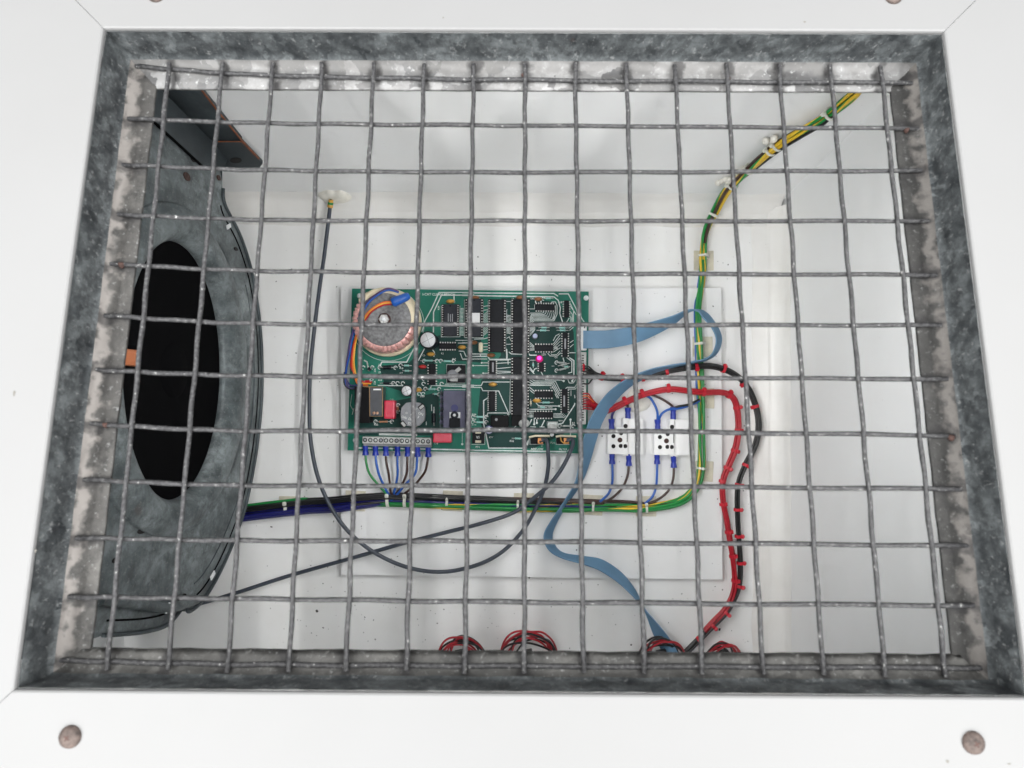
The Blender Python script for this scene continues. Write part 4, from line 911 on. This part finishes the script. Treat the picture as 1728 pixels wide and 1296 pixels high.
# ------------------------------------------------------------------ cable helpers
def path_pts(P, n=8, fn=F): return [fn(p[0], p[1], p[2]) for p in cr(P, n)]
def tie_mesh(name, mat, r=1.0, head=True, hw=.75, band=.30):
    mb = MB(); seg = 20
    for (ri, ro) in ((r, r + .16),):
        vs = []
        for k in range(seg):
            a = 2 * PI * k / seg; c, s = math.cos(a), math.sin(a)
            vs += [(ri * c, ri * s, -band), (ro * c, ro * s, -band), (ro * c, ro * s, band), (ri * c, ri * s, band)]
        fs = []
        for k in range(seg):
            n_ = (k + 1) % seg
            for j in range(4): fs.append([k * 4 + j, n_ * 4 + j, n_ * 4 + (j + 1) % 4, k * 4 + (j + 1) % 4])
        mb.add(vs, fs)
    if head:
        mb.box((0, r + .38, 0), (hw, .8, hw), None, .2)
        mb.box((.05, r + .75, 0), (hw * .55, .4, hw * .5), .15, .08)
    return mb
def make_tie_proto(mat, **k):
    o = tie_mesh('cable_tie', mat, **k).build('cable_tie', mat); me = o.data; bpy.data.objects.remove(o); return me
TIE_RED = make_tie_proto(m_redtie, hw=1.25, band=.48)
TIE_CLR = make_tie_proto(m_tie, hw=.62, band=.24)
def put_tie(me, parent, p, t, up_, s):
    o = bpy.data.objects.new('cable_tie', me); COL.objects.link(o); o.parent = parent
    o.matrix_basis = Matrix.Translation(-OFF.get(parent.name, Vector())) @ frame_matrix(p, t, up_, s)
    return o
def strand(center, offs, r, mat, parent, i0=0, i1=None, twist=0.0, name='strand', upv=Vector((0, 0, 1)), spread=None):
    C = center[i0:i1]; out = []
    for i, p in enumerate(C):
        t = (C[min(i + 1, len(C) - 1)] - C[max(i - 1, 0)]).normalized()
        side = t.cross(upv); side = side.normalized() if side.length > 1e-5 else Vector((1, 0, 0)); u2 = side.cross(t)
        a = twist * (i + i0); sp = 1.0
        if i0 > 0: sp = min(sp, .15 + i / 9)
        if i1 is not None and i1 < len(center): sp = min(sp, .15 + (len(C) - 1 - i) / 9)
        o = (offs[0] * math.cos(a) - offs[1] * math.sin(a), offs[0] * math.sin(a) + offs[1] * math.cos(a))
        out.append(p + side * o[0] * sp + u2 * o[1] * sp)
    return MB().tube(out, r, 8).build(name, mat, parent)
def idx_near(center, q): return min(range(len(center)), key=lambda i: (center[i] - q).length)

# ------------------------------------------------------------------ main wiring loom: back wall -> right -> along the bottom -> under the fan
rw = .0016
wallp = [(1470, 122), (1445, 155), (1415, 181), (1385, 203), (1345, 225), (1312, 245), (1280, 271), (1250, 299), (1225, 325)]
c_w = [W(px, py, .006) for px, py in wallp]
floorp = [(1207, 357, .010), (1193, 390, .007), (1187, 432, .006), (1185, 470, .007), (1179, 520, .013), (1181, 580, .0135), (1183, 640, .0135), (1184, 700, .0135), (1184, 745, .0135), (1183, 790, .0135), (1172, 825, .0135), (1145, 847, .0135), (1090, 857, .0135), (1040, 856, .0135), (1000, 855, .0135), (940, 853, .0135), (884, 852, .0135), (820, 850, .0135), (765, 848, .0135), (700, 845, .0135), (655, 844, .0135), (600, 847, .0130), (560, 851, .010), (520, 853, .0065), (485, 857, .006), (450, 861, .006), (410, 866, .006), (370, 870, .006), (335, 872, .006)]
ctrl = c_w + [F(*p) for p in floorp]
CL = [Vector(p) for p in cr(ctrl, 6)]
loom = thing('wiring_loom', F(1183, 790, ZPL), 'loom of green, yellow, brown and black wires from back wall along plate', 'wiring loom')
def at(px, py, z=.0135): return idx_near(CL, F(px, py, z))
nW = 6 * len(c_w)
i_end = len(CL); iA = at(1024, 856); iB = at(1100, 856); iC = at(690, 845); iD = at(940, 853); iE = at(650, 844)
strand(CL, (.0028, .0004), rw, m_gy2, loom, 0, nW + 8, .05); strand(CL, (.0028, .0004), rw, m_gy, loom, nW + 7, None, .05)
strand(CL, (-.0002, .0022), rw, m_gy2, loom, 0, nW + 14, .05); strand(CL, (-.0002, .0022), rw, m_gy, loom, nW + 13, None, .05)
strand(CL, (-.0030, -.0006), rw, m_gy, loom, 0, iC + 20, .05)
strand(CL, (.0004, -.0020), rw, m_brn, loom, 0, 64, .05)
strand(CL, (-.0044, .0006), rw * .85, m_blue, loom, 20, 100, .03)
strand(CL, (-.0014, .0045), rw * .8, m_blk, loom, 10, 48, .05)
strand(CL, (.0032, .0026), rw * .9, m_green, loom, nW + 14, iC + 14, .012)
strand(CL, (-.0012, -.0014), rw, m_gy, loom, nW + 20, iB, .02)
strand(CL, (.0060, .0000), rw, m_brn, loom, iB - 4, i_end, 0); strand(CL, (.0046, .0030), rw, m_brn, loom, iA - 2, iD + 10, 0)
strand(CL, (.0040, .0034), rw * 1.1, m_blk, loom, iD - 6, i_end, .0); strand(CL, (.0012, .0044), rw * 1.1, m_blk, loom, iD - 2, i_end, -.003)
strand(CL, (-.0006, .0020), rw, m_navy, loom, iD, i_end, .004); strand(CL, (.0022, .0016), rw, m_navy, loom, iA, i_end, .006)
strand(CL, (-.0038, .0020), rw * 1.1, m_navy, loom, iE - 6, i_end, 0); strand(CL, (-.0060, .0002), rw * 1.1, m_navy, loom, iE - 4, i_end, .0)
strand(CL, (-.0020, .0046), rw * 1.05, m_blk, loom, iE - 4, i_end, 0); strand(CL, (.0074, .0022), rw * 1.05, m_green, loom, iE + 10, i_end, 0)
for (o1, o2, mt_, ia, ib) in ((.0048, .0056, m_blk, iD - 4, i_end), (.0064, .0022, m_blk, iD + 2, i_end), (.0030, .0060, m_blk, iE - 10, i_end), (-.0066, .0030, m_navy, iE - 2, i_end), (-.0050, .0052, m_navy, iE - 2, i_end), (-.0026, .0062, m_navy, iE, i_end), (-.0052, .0006, m_gy, iD - 10, iE + 8), (-.0034, .0034, m_green, iD - 12, iE + 6)):
    strand(CL, (o1, o2), rw * 1.05, mt_, loom, ia, ib, 0)
for (px, py, wall_) in [(1396, 192, 1), (1312, 245, 1), (1305, 255, 1), (1262, 287, 1), (1230, 312, 1), (1206, 361, 2), (1186, 432, 2), (1184, 578, 0), (1187, 664, 0), (1184, 790, 0), (1087, 857, 0), (1000, 856, 0), (878, 852, 0), (757, 848, 0), (687, 844, 0), (654, 844, 0), (601, 847, 0), (487, 857, 2)]:
    q = W(px, py, .006) if wall_ == 1 else F(px, py, .0135 if wall_ == 0 else .006)
    i = idx_near(CL, q); t = CL[min(i + 1, len(CL) - 1)] - CL[i - 1]
    upv = -NB if wall_ == 1 else Vector((0, .7 if py > 830 else 0, 1)); sc = .0048 if px > 1100 or px > 690 else .0062
    put_tie(TIE_CLR, loom, CL[i], t, upv if wall_ != 1 else Vector((-1, -.2, .6)), sc)
# stick-on mounts
mount0 = None
mlab = {(1187, 440): 'nylon tie mount under the loom just above the plate edge', (1185, 585): 'nylon tie mount beside the ribbon cable loop', (1188, 672): 'nylon tie mount behind the red loom crossing', (1186, 795): 'nylon tie mount at the bend of the green wires', (1090, 857): 'nylon tie mount below the right terminal block', (1000, 855): 'nylon tie mount below the left terminal block', (884, 852): 'nylon tie mount where the two grey cables cross the loom', (764, 848): 'nylon tie mount at the middle of the bottom loom', (600, 848): 'nylon tie mount at the left edge of the plate', (488, 857): 'yellowed nylon tie mount nearest the fan housing'}
for (px, py), lab in mlab.items():
    on = ZPL if 575 < px < 1218 and py > 490 else 0.0
    p = F(px, py - (3 if py > 830 else 0), on)
    if mount0 is None:
        mt = thing('tie_mount', p, lab, 'tie mount', 'stick-on cable tie mounts')
        MB().box(p + Vector((0, 0, .0008)), (.0205, .0205, .0016), None, .0006).build('base', m_mount, mt)
        MB().box(p + Vector((0, 0, .0022)), (.0110, .0070, .0013), None, .0004).build('saddle', m_mount, mt)
        mount0 = mt
    else:
        mt = mount0.copy(); COL.objects.link(mt); mt.location = p; mt['label'] = lab; mt.rotation_euler = (0, 0, random.uniform(-.05, .05))
        for ch in mount0.children:
            c_ = ch.copy(); COL.objects.link(c_); c_.parent = mt
for (px, py, lab) in [(1300, 236, 'pale lump of glue holding the loom midway up the back wall'), (1222, 304, 'pale lump of glue holding the loom low on the back wall')]:
    q = W(px, py, .002); mb = MB()
    for k in range(6): 
        r_ = random.uniform(.0018, .0036); qq = q + Vector((random.uniform(-.006, .006), random.uniform(-.002, .0), random.uniform(-.006, .006)))
        mb.lathe(qq, [(r_ * .1, -r_), (r_ * .75, -r_ * .66), (r_, 0), (r_ * .75, r_ * .66), (r_ * .1, r_)], 10)
    tag(mb.build('glue_lump', m_glue), lab, 'glue', 'glue lumps on the back wall')

# ------------------------------------------------------------------ red and black looms
def bundle(name, lab, P, cols, r, ties, tie_r, upfix=None):
    C = path_pts(P, 6); o = thing(name, C[len(C) // 2] * 1.0 - Vector((0, 0, C[len(C) // 2].z - .0)), lab, 'wire bundle', 'tied looms right of the board')
    for k, (mt, ox, oy, tw) in enumerate(cols):
        strand(C, (ox, oy), r, mt, o, 0, None, tw, 'strand')
    for (px, py, dx, dy) in ties:
        i = min(range(len(C)), key=lambda i_: (C[i_].x - F(px, py, C[i_].z).x) ** 2 + (C[i_].y - F(px, py, C[i_].z).y) ** 2)
        t = C[min(i + 1, len(C) - 1)] - C[max(i - 1, 0)]
        put_tie(TIE_RED, o, C[i], t, Vector((dx, -dy, .55)), tie_r)
    return o
zb = .019
blackP = [(990, 628, .026), (1003, 632, .026), (1022, 638, zb), (1050, 640, zb), (1085, 638, zb), (1125, 627, .0215), (1175, 619, .0235), (1205, 619, .022), (1235, 630, .017), (1258, 650, .013), (1273, 680, .011), (1280, 715, .011), (1275, 750, .011), (1258, 785, .011), (1246, 818, .011), (1244, 860, .011), (1246, 905, .011), (1249, 950, .011), (1248, 985, .011), (1240, 1010, .012), (1225, 1034, .012), (1203, 1056, .012), (1183, 1076, .012), (1165, 1094, .012), (1150, 1110, .012)]
rr = .0014
BLK = bundle('wire_bundle', 'black wire bundle with red ties curving down right of the plate', blackP, [(m_blk, .0015, .0002, .05), (m_blk, -.0012, .0012, .05), (m_blk, -.0006, -.0014, .05), (m_blk, .0004, .0022, .03)], rr,
       [(1015, 634, 0, -1), (1048, 638, .2, -1), (1083, 637, .1, -1), (1126, 626, .1, -1), (1175, 619, 0, .4), (1221, 623, .2, -1), (1252, 646, -.5, .6), (1275, 686, -1, .2), (1258, 783, .5, .3), (1246, 815, 1, 0), (1245, 860, 1, 0), (1247, 908, 1, 0), (1249, 950, 1, 0), (1248, 990, 1, -.2), (1227, 1033, .8, .6), (1203, 1057, .8, .8), (1181, 1078, -.5, .4)], .0031)
redP = [(990, 676, .026), (1002, 684, .025), (1018, 693, .020), (1035, 688, zb), (1060, 676, zb), (1090, 664, zb), (1128, 657, .0205), (1160, 660, .0215), (1187, 663, .0225), (1215, 663, .017), (1232, 668, .0135), (1242, 683, .0115), (1246, 720, .0105), (1241, 755, .0105), (1229, 785, .0105), (1219, 812, .0105), (1219, 845, .0105), (1226, 880, .0105), (1232, 915, .0105), (1238, 950, .0105), (1240, 985, .0105), (1234, 1010, .011), (1223, 1030, .012), (1206, 1048, .012), (1190, 1066, .012)]
RED = bundle('wire_bundle', 'red wire bundle with red ties arching over the terminal blocks', redP, [(m_red, .0015, .0002, .05), (m_red, -.0012, .0012, .05), (m_red, -.0006, -.0014, .05), (m_red, .0006, .0022, .03), (m_red, .0018, -.0014, .04)], rr,
       [(1055, 677, -.1, -1), (1087, 665, -.1, -1), (1128, 657, 0, -1), (1187, 663, 0, -.8), (1230, 667, .2, -1), (1243, 686, 1, -.3), (1245, 724, .3, 0), (1239, 760, .5, 0), (1226, 791, 1, .2), (1219, 812, -.2, 0), (1220, 848, .2, 0), (1230, 900, .3, 0), (1236, 940, .3, 0), (1239, 980, .3, 0)], .0031)
# fan-outs at the header
for k in range(7):
    y0 = 664 + k * 4.2
    (MB().tube([F(*p) for p in cr([(984, y0, ZB + .009), (993, y0 + 1, ZB + .011), (1003, 678 + k * 2.2, .026), (1018, 690 + k * 1.0, .020)], 6)], .0007, 6).build('header_wire', m_red if k != 1 else m_org, RED))
for k in range(5):
    y0 = (618, 622, 627, 632, 647)[k]
    (MB().tube([F(*p) for p in cr([(984, y0, ZB + .009), (993, y0 + .5, ZB + .011), (1003, 627 + k * 2.4, .027), (1018, 636 + k * .6, .0195)], 6)], .0008, 6).build('header_wire', m_blk, BLK))
for k in range(3):
    (MB().lathe(F(985, 616 + k * 4, ZB + .0095), [(.0012, 0), (.0012, .0016), (.0003, .002)], 8).build('header_sleeve', m_redtie, BLK))

# ------------------------------------------------------------------ ribbon cable
RBP = [(984, 573, .0300, 0), (1005, 573, .0305, 2), (1030, 572, .031, 6), (1070, 565, .033, 24), (1105, 553.5, .035, 44), (1135, 541, .0365, 62), (1158, 527.5, .0375, 80), (1174, 524, .038, 100), (1188, 531, .038, 124), (1204, 549, .037, 124), (1213, 571, .035, 124), (1208, 592, .0325, 116), (1192, 606, .030, 99), (1165, 612.5, .0285, 95), (1130, 620, .0275, 103), (1095, 630, .027, 114), (1060, 646.5, .027, 123), (1030, 673, .027, 137), (1008, 706, .027, 142), (996, 740, .026, 142), (987, 775, .022, 136), (977, 812, .020, 118), (955, 848, .019, 112), (935, 880, .0185, 116), (925, 903, .0185, 122), (931, 923, .018, 112), (950, 937.5, .018, 96), (985, 945.5, .018, 104), (1015, 954, .018, 118), (1045, 974, .017, 118), (1068, 998, .015, 108), (1082, 1019, .0145, 95), (1098, 1044, .014, 76), (1113, 1070, .014, 52), (1128, 1096, .014, 42), (1140, 1122, .013, 42)]
rc = cr(RBP, 7); rp = [F(p[0], p[1], p[2]) for p in rc]; RWID = .0178; NC = 15
vt, vb = [], []; nrib = len(rp)
for i in range(nrib):
    t = rp[min(i + 1, nrib - 1)] - rp[max(i - 1, 0)]; t.normalize()
    h = Vector((-t.y, t.x, 0)).normalized(); a = math.radians(rc[i][3])
    ac = h * math.cos(a) + Vector((0, 0, 1)) * math.sin(a); nn = t.cross(ac).normalized()
    for k in range(NC * 2 + 1):
        s_ = k / (NC * 2) - .5; bump = .00030 + .00042 * abs(math.sin(PI * k / 2))
        vt.append(rp[i] + ac * s_ * RWID + nn * bump); vb.append(rp[i] + ac * s_ * RWID - nn * bump)
K = NC * 2 + 1; nv = len(vt)
fs = [[i * K + j, (i + 1) * K + j, (i + 1) * K + j + 1, i * K + j + 1] for i in range(nrib - 1) for j in range(K - 1)]
fs2 = [[nv + q for q in f[::-1]] for f in fs]
ed = [[i * K, nv + i * K, nv + (i + 1) * K, (i + 1) * K] for i in range(nrib - 1)] + [[i * K + K - 1, (i + 1) * K + K - 1, nv + (i + 1) * K + K - 1, nv + i * K + K - 1] for i in range(nrib - 1)]
rib = thing('ribbon_cable', (rp[0].x, rp[0].y, ZB), 'flat blue ribbon cable twisting from the board down to bottom', 'ribbon cable')
MB().add(vt + vb, fs + fs2 + ed, True).build('flat_cable', m_ribbon, rib)
q = F(983, 573, .028); MB().box(q + Vector((0, 0, -.0005)), (.0050, .0215, .005), None, .0004).build('plug', m_label, rib)

# ------------------------------------------------------------------ slate coloured sensor cables
ca = [(557, 350, .014), (554, 375, .013), (551, 400, .012), (546, 440, .012), (540, 480, .016), (531, 550, .020), (524, 620, .022), (522, 690, .023), (525, 750, .024), (538, 810, .026), (562, 862, .028), (593, 902, .028), (636, 935, .026), (690, 958, .024), (745, 965, .022), (800, 955, .021), (845, 933, .021), (880, 898, .022), (902, 862, .025), (918, 825, .028), (925, 790, .031), (925, 765, .033), (924, 748, ZB + .012), (920, 742, ZB + .009), (914, 743, ZB + .008)]
cA = thing('sensor_cable', F(557, 350, 0), 'long slate grey cable looping from the back glue blob to the board', 'cable', 'grey sensor cables')
MB().tube(path_pts(ca, 8), .0020, 10).build('sheath', m_gcab, cA)
for (y0, y1, mt, r) in ((350, 345.5, m_yell, .0030), (346, 341.5, m_green, .0028), (342, 337.5, m_yel, .0024), (338, 335.5, m_blk, .0015)):
    MB().tube([F(557 + (350 - y0) * .12, y0, .0145), F(557 + (350 - y1) * .12, y1, .0155)], r, 10).build('end_sleeve', mt, cA)
cb_ = [(150, 1068, .012), (225, 1050, .010), (285, 1031, .008), (340, 1018, .008), (400, 1000, .009), (490, 971, .012), (600, 940, .018), (680, 917, .022), (750, 899, .024), (810, 884, .025), (860, 868, .025), (885, 853, .026), (906, 836, .030), (925, 820, .034), (942, 800, .036), (955, 778, .036), (963, 760, .0355), (967, 748, ZB + .012), (965, 741, ZB + .010), (957, 743, ZB + .0085)]
cB = thing('sensor_cable', F(340, 1018, 0), 'slate grey cable running straight from under the fan to the board', 'cable', 'grey sensor cables')
MB().tube(path_pts(cb_, 8), .0020, 10).build('sheath', m_gcab, cB)
gb = W(566, 335, .0); mb = MB(); rg = random.Random(5)
gl = []
gc = W(567, 335, .0015); upw = Vector((0, math.sin(TH), math.cos(TH)))
vs = []; gp = [(1.0, -.003), (.97, .001), (.8, .0032), (.5, .0042), (.2, .0046), (.02, .0047)]
for (f, hgt) in gp:
    for k in range(40):
        a = 2 * PI * k / 40; m_ = 1 + .10 * math.sin(k * .47) + .05 * math.sin(k * 1.2)
        vs.append(gc + Vector((1, 0, 0)) * .0160 * f * m_ * math.cos(a) + upw * .0170 * f * m_ * math.sin(a) - NB * hgt)
mb.add(vs, [[i * 40 + k, i * 40 + (k + 1) % 40, (i + 1) * 40 + (k + 1) % 40, (i + 1) * 40 + k] for i in range(5) for k in range(40)], True)
tag(mb.build('glue_blob', m_glue), 'flat translucent hot glue patch where the grey cable meets the back wall', 'glue')
q = F(1077, 676, ZPL); mb = MB().lathe(q, [(.0125, 0), (.0122, .0008), (.0100, .0018), (.005, .0024), (.0003, .0026)], 24, rmod=lambda k, r_, z_: 1 + .07 * math.sin(k * .9))
tag(mb.build('glue_blob', m_glue), 'round hot glue patch on the plate beneath the red bundle', 'glue')

# ------------------------------------------------------------------ ferruled leads
def ferruled(lab, mat, P, f0, f1, group, fr=.0030, wr=.00125, cat='wire'):
    """wire along photo path P; crimp sleeve from f0 (outer end at connector) to f1 (wire side)"""
    o = thing('lead_wire', F(f1[0], f1[1], ZPL), lab, cat, group)
    MB().tube(path_pts(P, 8), wr, 8).build('insulation', mat, o)
    a, b = F(*f0), F(*f1)
    MB().tube([a, a.lerp(b, .45), a.lerp(b, .55), a.lerp(b, .75), b], [fr * .92, fr * .92, fr * .80, fr, fr * 1.08], 12).build('crimp_sleeve', m_ferr, o)
    return o
zf = ZB + .004
cols7 = [('green', m_green), ('blue', m_blue), ('brown', m_brn), ('blue', m_blue), ('brown', m_brn), ('blue', m_blue), ('brown', m_brn)]
xs0 = [616.5, 633.5, 651, 670.5, 687.8, 704.5, 722.5]
ends = [(653, 836), (655, 835), (660, 834), (665, 834), (670, 833), (667, 840), (684, 834)]
mids = [(624, 800), (640, 802), (656, 800), (671, 800), (686, 800), (700, 800), (716, 798)]
lab7 = ['green lead, leftmost under the terminal strip', 'blue lead second from the left under the terminal strip', 'brown lead third from the left under the terminal strip', 'straight blue lead in the middle under the terminal strip', 'brown lead third from the right under the terminal strip', 'blue lead second from the right under the terminal strip', 'brown lead, rightmost under the terminal strip']
for k in range(7):
    y = 751.5 + k * .5; x = xs0[k]; m_ = mids[k]; e = ends[k]
    ferruled(lab7[k], cols7[k][1], [(x, y + 14, zf), (x + (m_[0] - x) * .25, 782, zf + .001), (m_[0], m_[1], .024), ((m_[0] * .45 + e[0] * .55), 820, .021), (e[0], e[1] - 2, .0185), (e[0] + (8 if k < 4 else -10), e[1] + 6, .0155)], (x, y, zf), (x + .3, y + 16.5, zf), 'leads from the board terminal strip')

# ------------------------------------------------------------------ white terminal blocks
def tblock(px, py, lab, first=None):
    o = thing('terminal_block', F(px + 29, py + 30, ZPL), lab, 'terminal block', 'white terminal blocks')
    h = ZPL + .013
    def pr(pts, z0, z1, name, mat=m_block, par=o):
        return MB().prism([F(px + u, py + v, z1) - Vector((0, 0, z1 - z0)) for u, v in pts][::-1], (0, 0, z1 - z0)).build(name, mat, par)
    # px,py is the photo corner of the upper step
    pr([(-26, 23), (-12.5, 23), (-12.5, 15), (0, 15), (0, .0), (8, 0), (8, 60.5), (-26, 60)], ZPL + .0002, h, 'body')
    pr([(8.6, 0.4), (33.5, 1.2), (33.5, 60.6), (8.6, 60.4)], ZPL + .0002, h - .0025, 'clamp_cover')
    pr([(10.5, 26.5), (33.2, 26.5), (33.2, 33), (10.5, 33)], h - .0025, h - .0015, 'latch')
    pr([(14.5, 36), (29, 36), (29, 52.5), (14.5, 52.5)], h - .0025, h - .0018, 'marker_plate')
    pr([(0, 60.4), (14, 60.6), (14, 63), (0, 62.8)], ZPL + .0002, h - .004, 'foot')
    for (u, v, r, mt) in ((8 - 8 + 8.5, 13, .0022, m_hole), (-16.5, 30, .0021, m_hole), (-3.5, 25, .0021, m_hole), (-5.5, 36.5, .0025, m_hole2), (-16.5, 47, .0021, m_hole), (-4, 46.5, .0021, m_hole), (8.5 - .5, 46.8, .0021, m_hole)):
        q = F(px + u - (4.5 if u > 7 else 0) + 0, py + v, h)
        s = MB().lathe(q, [(r * 1.35, -.0008), (r * 1.35, .0006), (r, .0007), (r, .0002)], 16).build('screw_collar', m_block, o)
        MB().lathe(q, [(r, -.0002), (r, .0004)], 16).build('screw_well', mt, s)
    q0, q1 = F(px + 6.8, py + 18, h), F(px + 6.8, py + 40, h)
    MB().box((q0 + q1) / 2, (.0006, abs(q1.y - q0.y), .0004)).build('groove', m_hole, o)
    return o
tblock(1051.5, 706, 'white nylon terminal block nearer the circuit board')
tblock(1130, 707.5, 'white nylon terminal block beside the green wires')
zt_ = ZPL + .0065
ferruled('blue lead dropping below the left terminal block', m_blue, [(1033, 781, zt_), (1033.7, 800, .017), (1032.5, 818, .0165), (1026, 834, .0165), (1012, 847, .0165)], (1032.8, 764, zt_), (1033, 783, zt_), 'leads of the terminal blocks')
ferruled('brown lead dropping below the left terminal block', m_brn, [(1061, 784, zt_), (1059, 803, .017), (1049, 825, .0165), (1030, 842, .0165), (1010, 850, .0165)], (1061, 766, zt_), (1061.3, 786, zt_), 'leads of the terminal blocks')
ferruled('blue lead dropping below the right terminal block', m_blue, [(1109, 781, zt_), (1108.5, 803, .017), (1107, 822, .0165), (1101, 838, .0165), (1088, 850, .0165)], (1108.7, 765, zt_), (1109, 783, zt_), 'leads of the terminal blocks')
ferruled('brown lead dropping below the right terminal block', m_brn, [(1137, 787, zt_), (1136, 808, .017), (1128, 828, .0165), (1110, 843, .0165), (1090, 851, .0165)], (1136.3, 769, zt_), (1137.2, 789, zt_), 'leads of the terminal blocks')
ferruled('dark blue lead rising from the left terminal block', m_navy, [(1032, 708, zt_), (1034, 698, .016), (1043, 685, .016), (1056, 676, .0125), (1075, 668, .0115)], (1032, 727, zt_), (1032, 707, zt_), 'leads of the terminal blocks')
ferruled('brown lead rising from the left terminal block', m_brn, [(1059.5, 689, zt_), (1060, 681, .016), (1066, 673, .0125), (1085, 664, .0115)], (1059.7, 707, zt_), (1059.5, 688, zt_), 'leads of the terminal blocks')
ferruled('bright blue lead curving up from the right terminal block', m_blue, [(1109.8, 709, zt_), (1109, 694, .017), (1103, 680, .0165), (1095, 670, .0135), (1078, 664, .012)], (1109.8, 728, zt_), (1109.7, 708, zt_), 'leads of the terminal blocks')
tag(MB().tube(path_pts([(1112, 708, zt_), (1117, 698, .018), (1129, 691, .0185), (1147, 689, .018), (1164, 684, .0165), (1181, 676, .0155)], 8), .00125, 8).build('link_wire', m_blue), 'blue link wire from right terminal block to green wires', 'wire')
ferruled('brown lead joining the right terminal block from upper left', m_brn, [(1136, 688, zt_), (1133, 684, .017), (1120, 675, .0165), (1105, 668, .013), (1090, 663, .012)], (1136, 708, zt_), (1136, 687, zt_), 'leads of the terminal blocks')
tag(MB().tube(path_pts([(1136, 689, zt_ + .001), (1146, 685.5, .0195), (1163, 682.5, .019), (1180, 674, .0165)], 8), .00115, 8).build('link_wire', m_blk), 'black link wire from right terminal block to green wires', 'wire')

# ------------------------------------------------------------------ coils of red and black wire at the front
def coil(px0, px1, ytop, lab, cols, seed):
    r_ = random.Random(seed); cx = (px0 + px1) / 2; q = F(cx, 1112, 0)
    o = thing('wire_coil', q, lab, 'wire coil', 'wire coils along the front')
    for k, mt in enumerate(cols):
        hw_ = (px1 - px0) / 2 * r_.uniform(.62, 1.0); c_ = cx + r_.uniform(-1, 1) * ((px1 - px0) / 2 - hw_); hh = (1106 - ytop) * r_.uniform(.45, 1.0); sk = r_.uniform(-.35, .35); lf = r_.uniform(.010, .026)
        P = [(c_ - hw_ * math.cos(t_) + sk * hw_ * math.sin(t_) ** 2, 1122 - (hh + 16) * math.sin(t_) ** .8 + r_.uniform(-1, 1), .005 + lf * math.sin(t_)) for t_ in [PI * q_ / 10 for q_ in range(11)]]
        MB().tube(path_pts(P, 8), .0010, 8).build('loop', mt, o)
    c = F(cx - 4, 1106, .012); MB().box(c, (.012, .007, .010), .1, .0006).build('plug', m_block, o)
    MB().box(c + Vector((.001, .0045, .003)), (.010, .004, .006), .2, .0006).build('plug_insert', m_blk, o)
    return o
coil(735, 822, 1072, 'flat coil of red wire, leftmost along the front edge', [m_red, m_blk, m_red, m_blk, m_blk, m_red, m_blk, m_red, m_red], 1)
coil(842, 942, 1062, 'tall coil of red and thick black wire near the front middle', [m_blk, m_blk, m_blk, m_red, m_red, m_red, m_blk, m_red, m_red, m_red], 2)
coil(1076, 1158, 1073, 'coil of red wire where the ribbon cable reaches the front', [m_red, m_blk, m_blk, m_blk, m_red, m_red, m_blk], 6)
coil(1188, 1254, 1077, 'small coil of red wire, rightmost along the front edge', [m_red, m_blk, m_red, m_blk, m_red, m_red, m_red], 9)

# ------------------------------------------------------------------ loose specks of dirt
mb = MB(); rg = random.Random(11)
for (px, py, s_) in [(995, 774, 3.2), (1016, 736, 1.8), (897, 786, 1.6), (933, 790, 1.2), (610, 888, 1.4), (893, 975, 2.2), (973, 928, 1.8), (1065, 1088, 2), (1214, 1062, 2.6), (1252, 527, 2.2), (1277, 585, 3), (535, 1031, 3), (1262, 1082, 1), (458, 889, 1.6), (563, 880, 1.3), (514, 838, 1)] + [(rg.uniform(450, 1290), rg.uniform(380, 1080), abs(rg.gauss(0, .45)) + .35) for _ in range(430)] + [(rg.uniform(420, 1000), rg.uniform(980, 1095), abs(rg.gauss(0, .5)) + .4) for _ in range(70)]:
    on = ZPL if 577 < px < 1216 and 487 < py < 969 else 0.0
    if on and 585 < px < 996 and 480 < py < 768: continue
    p = F(px, py, on); k = s_ * .00042; a = rg.uniform(0, 6)
    mb.box(p + Vector((0, 0, k * .3)), (k * 2.0 * rg.uniform(.7, 1.6), k * 1.5, k * .6), a)
mb.build('dirt_specks', m_speck, kind='stuff')
for o in list(bpy.data.objects):
    if o.type == 'MESH' and o.name.startswith('dirt'): o['label'] = 'tiny dark specks of dirt scattered on the white floor and plate'
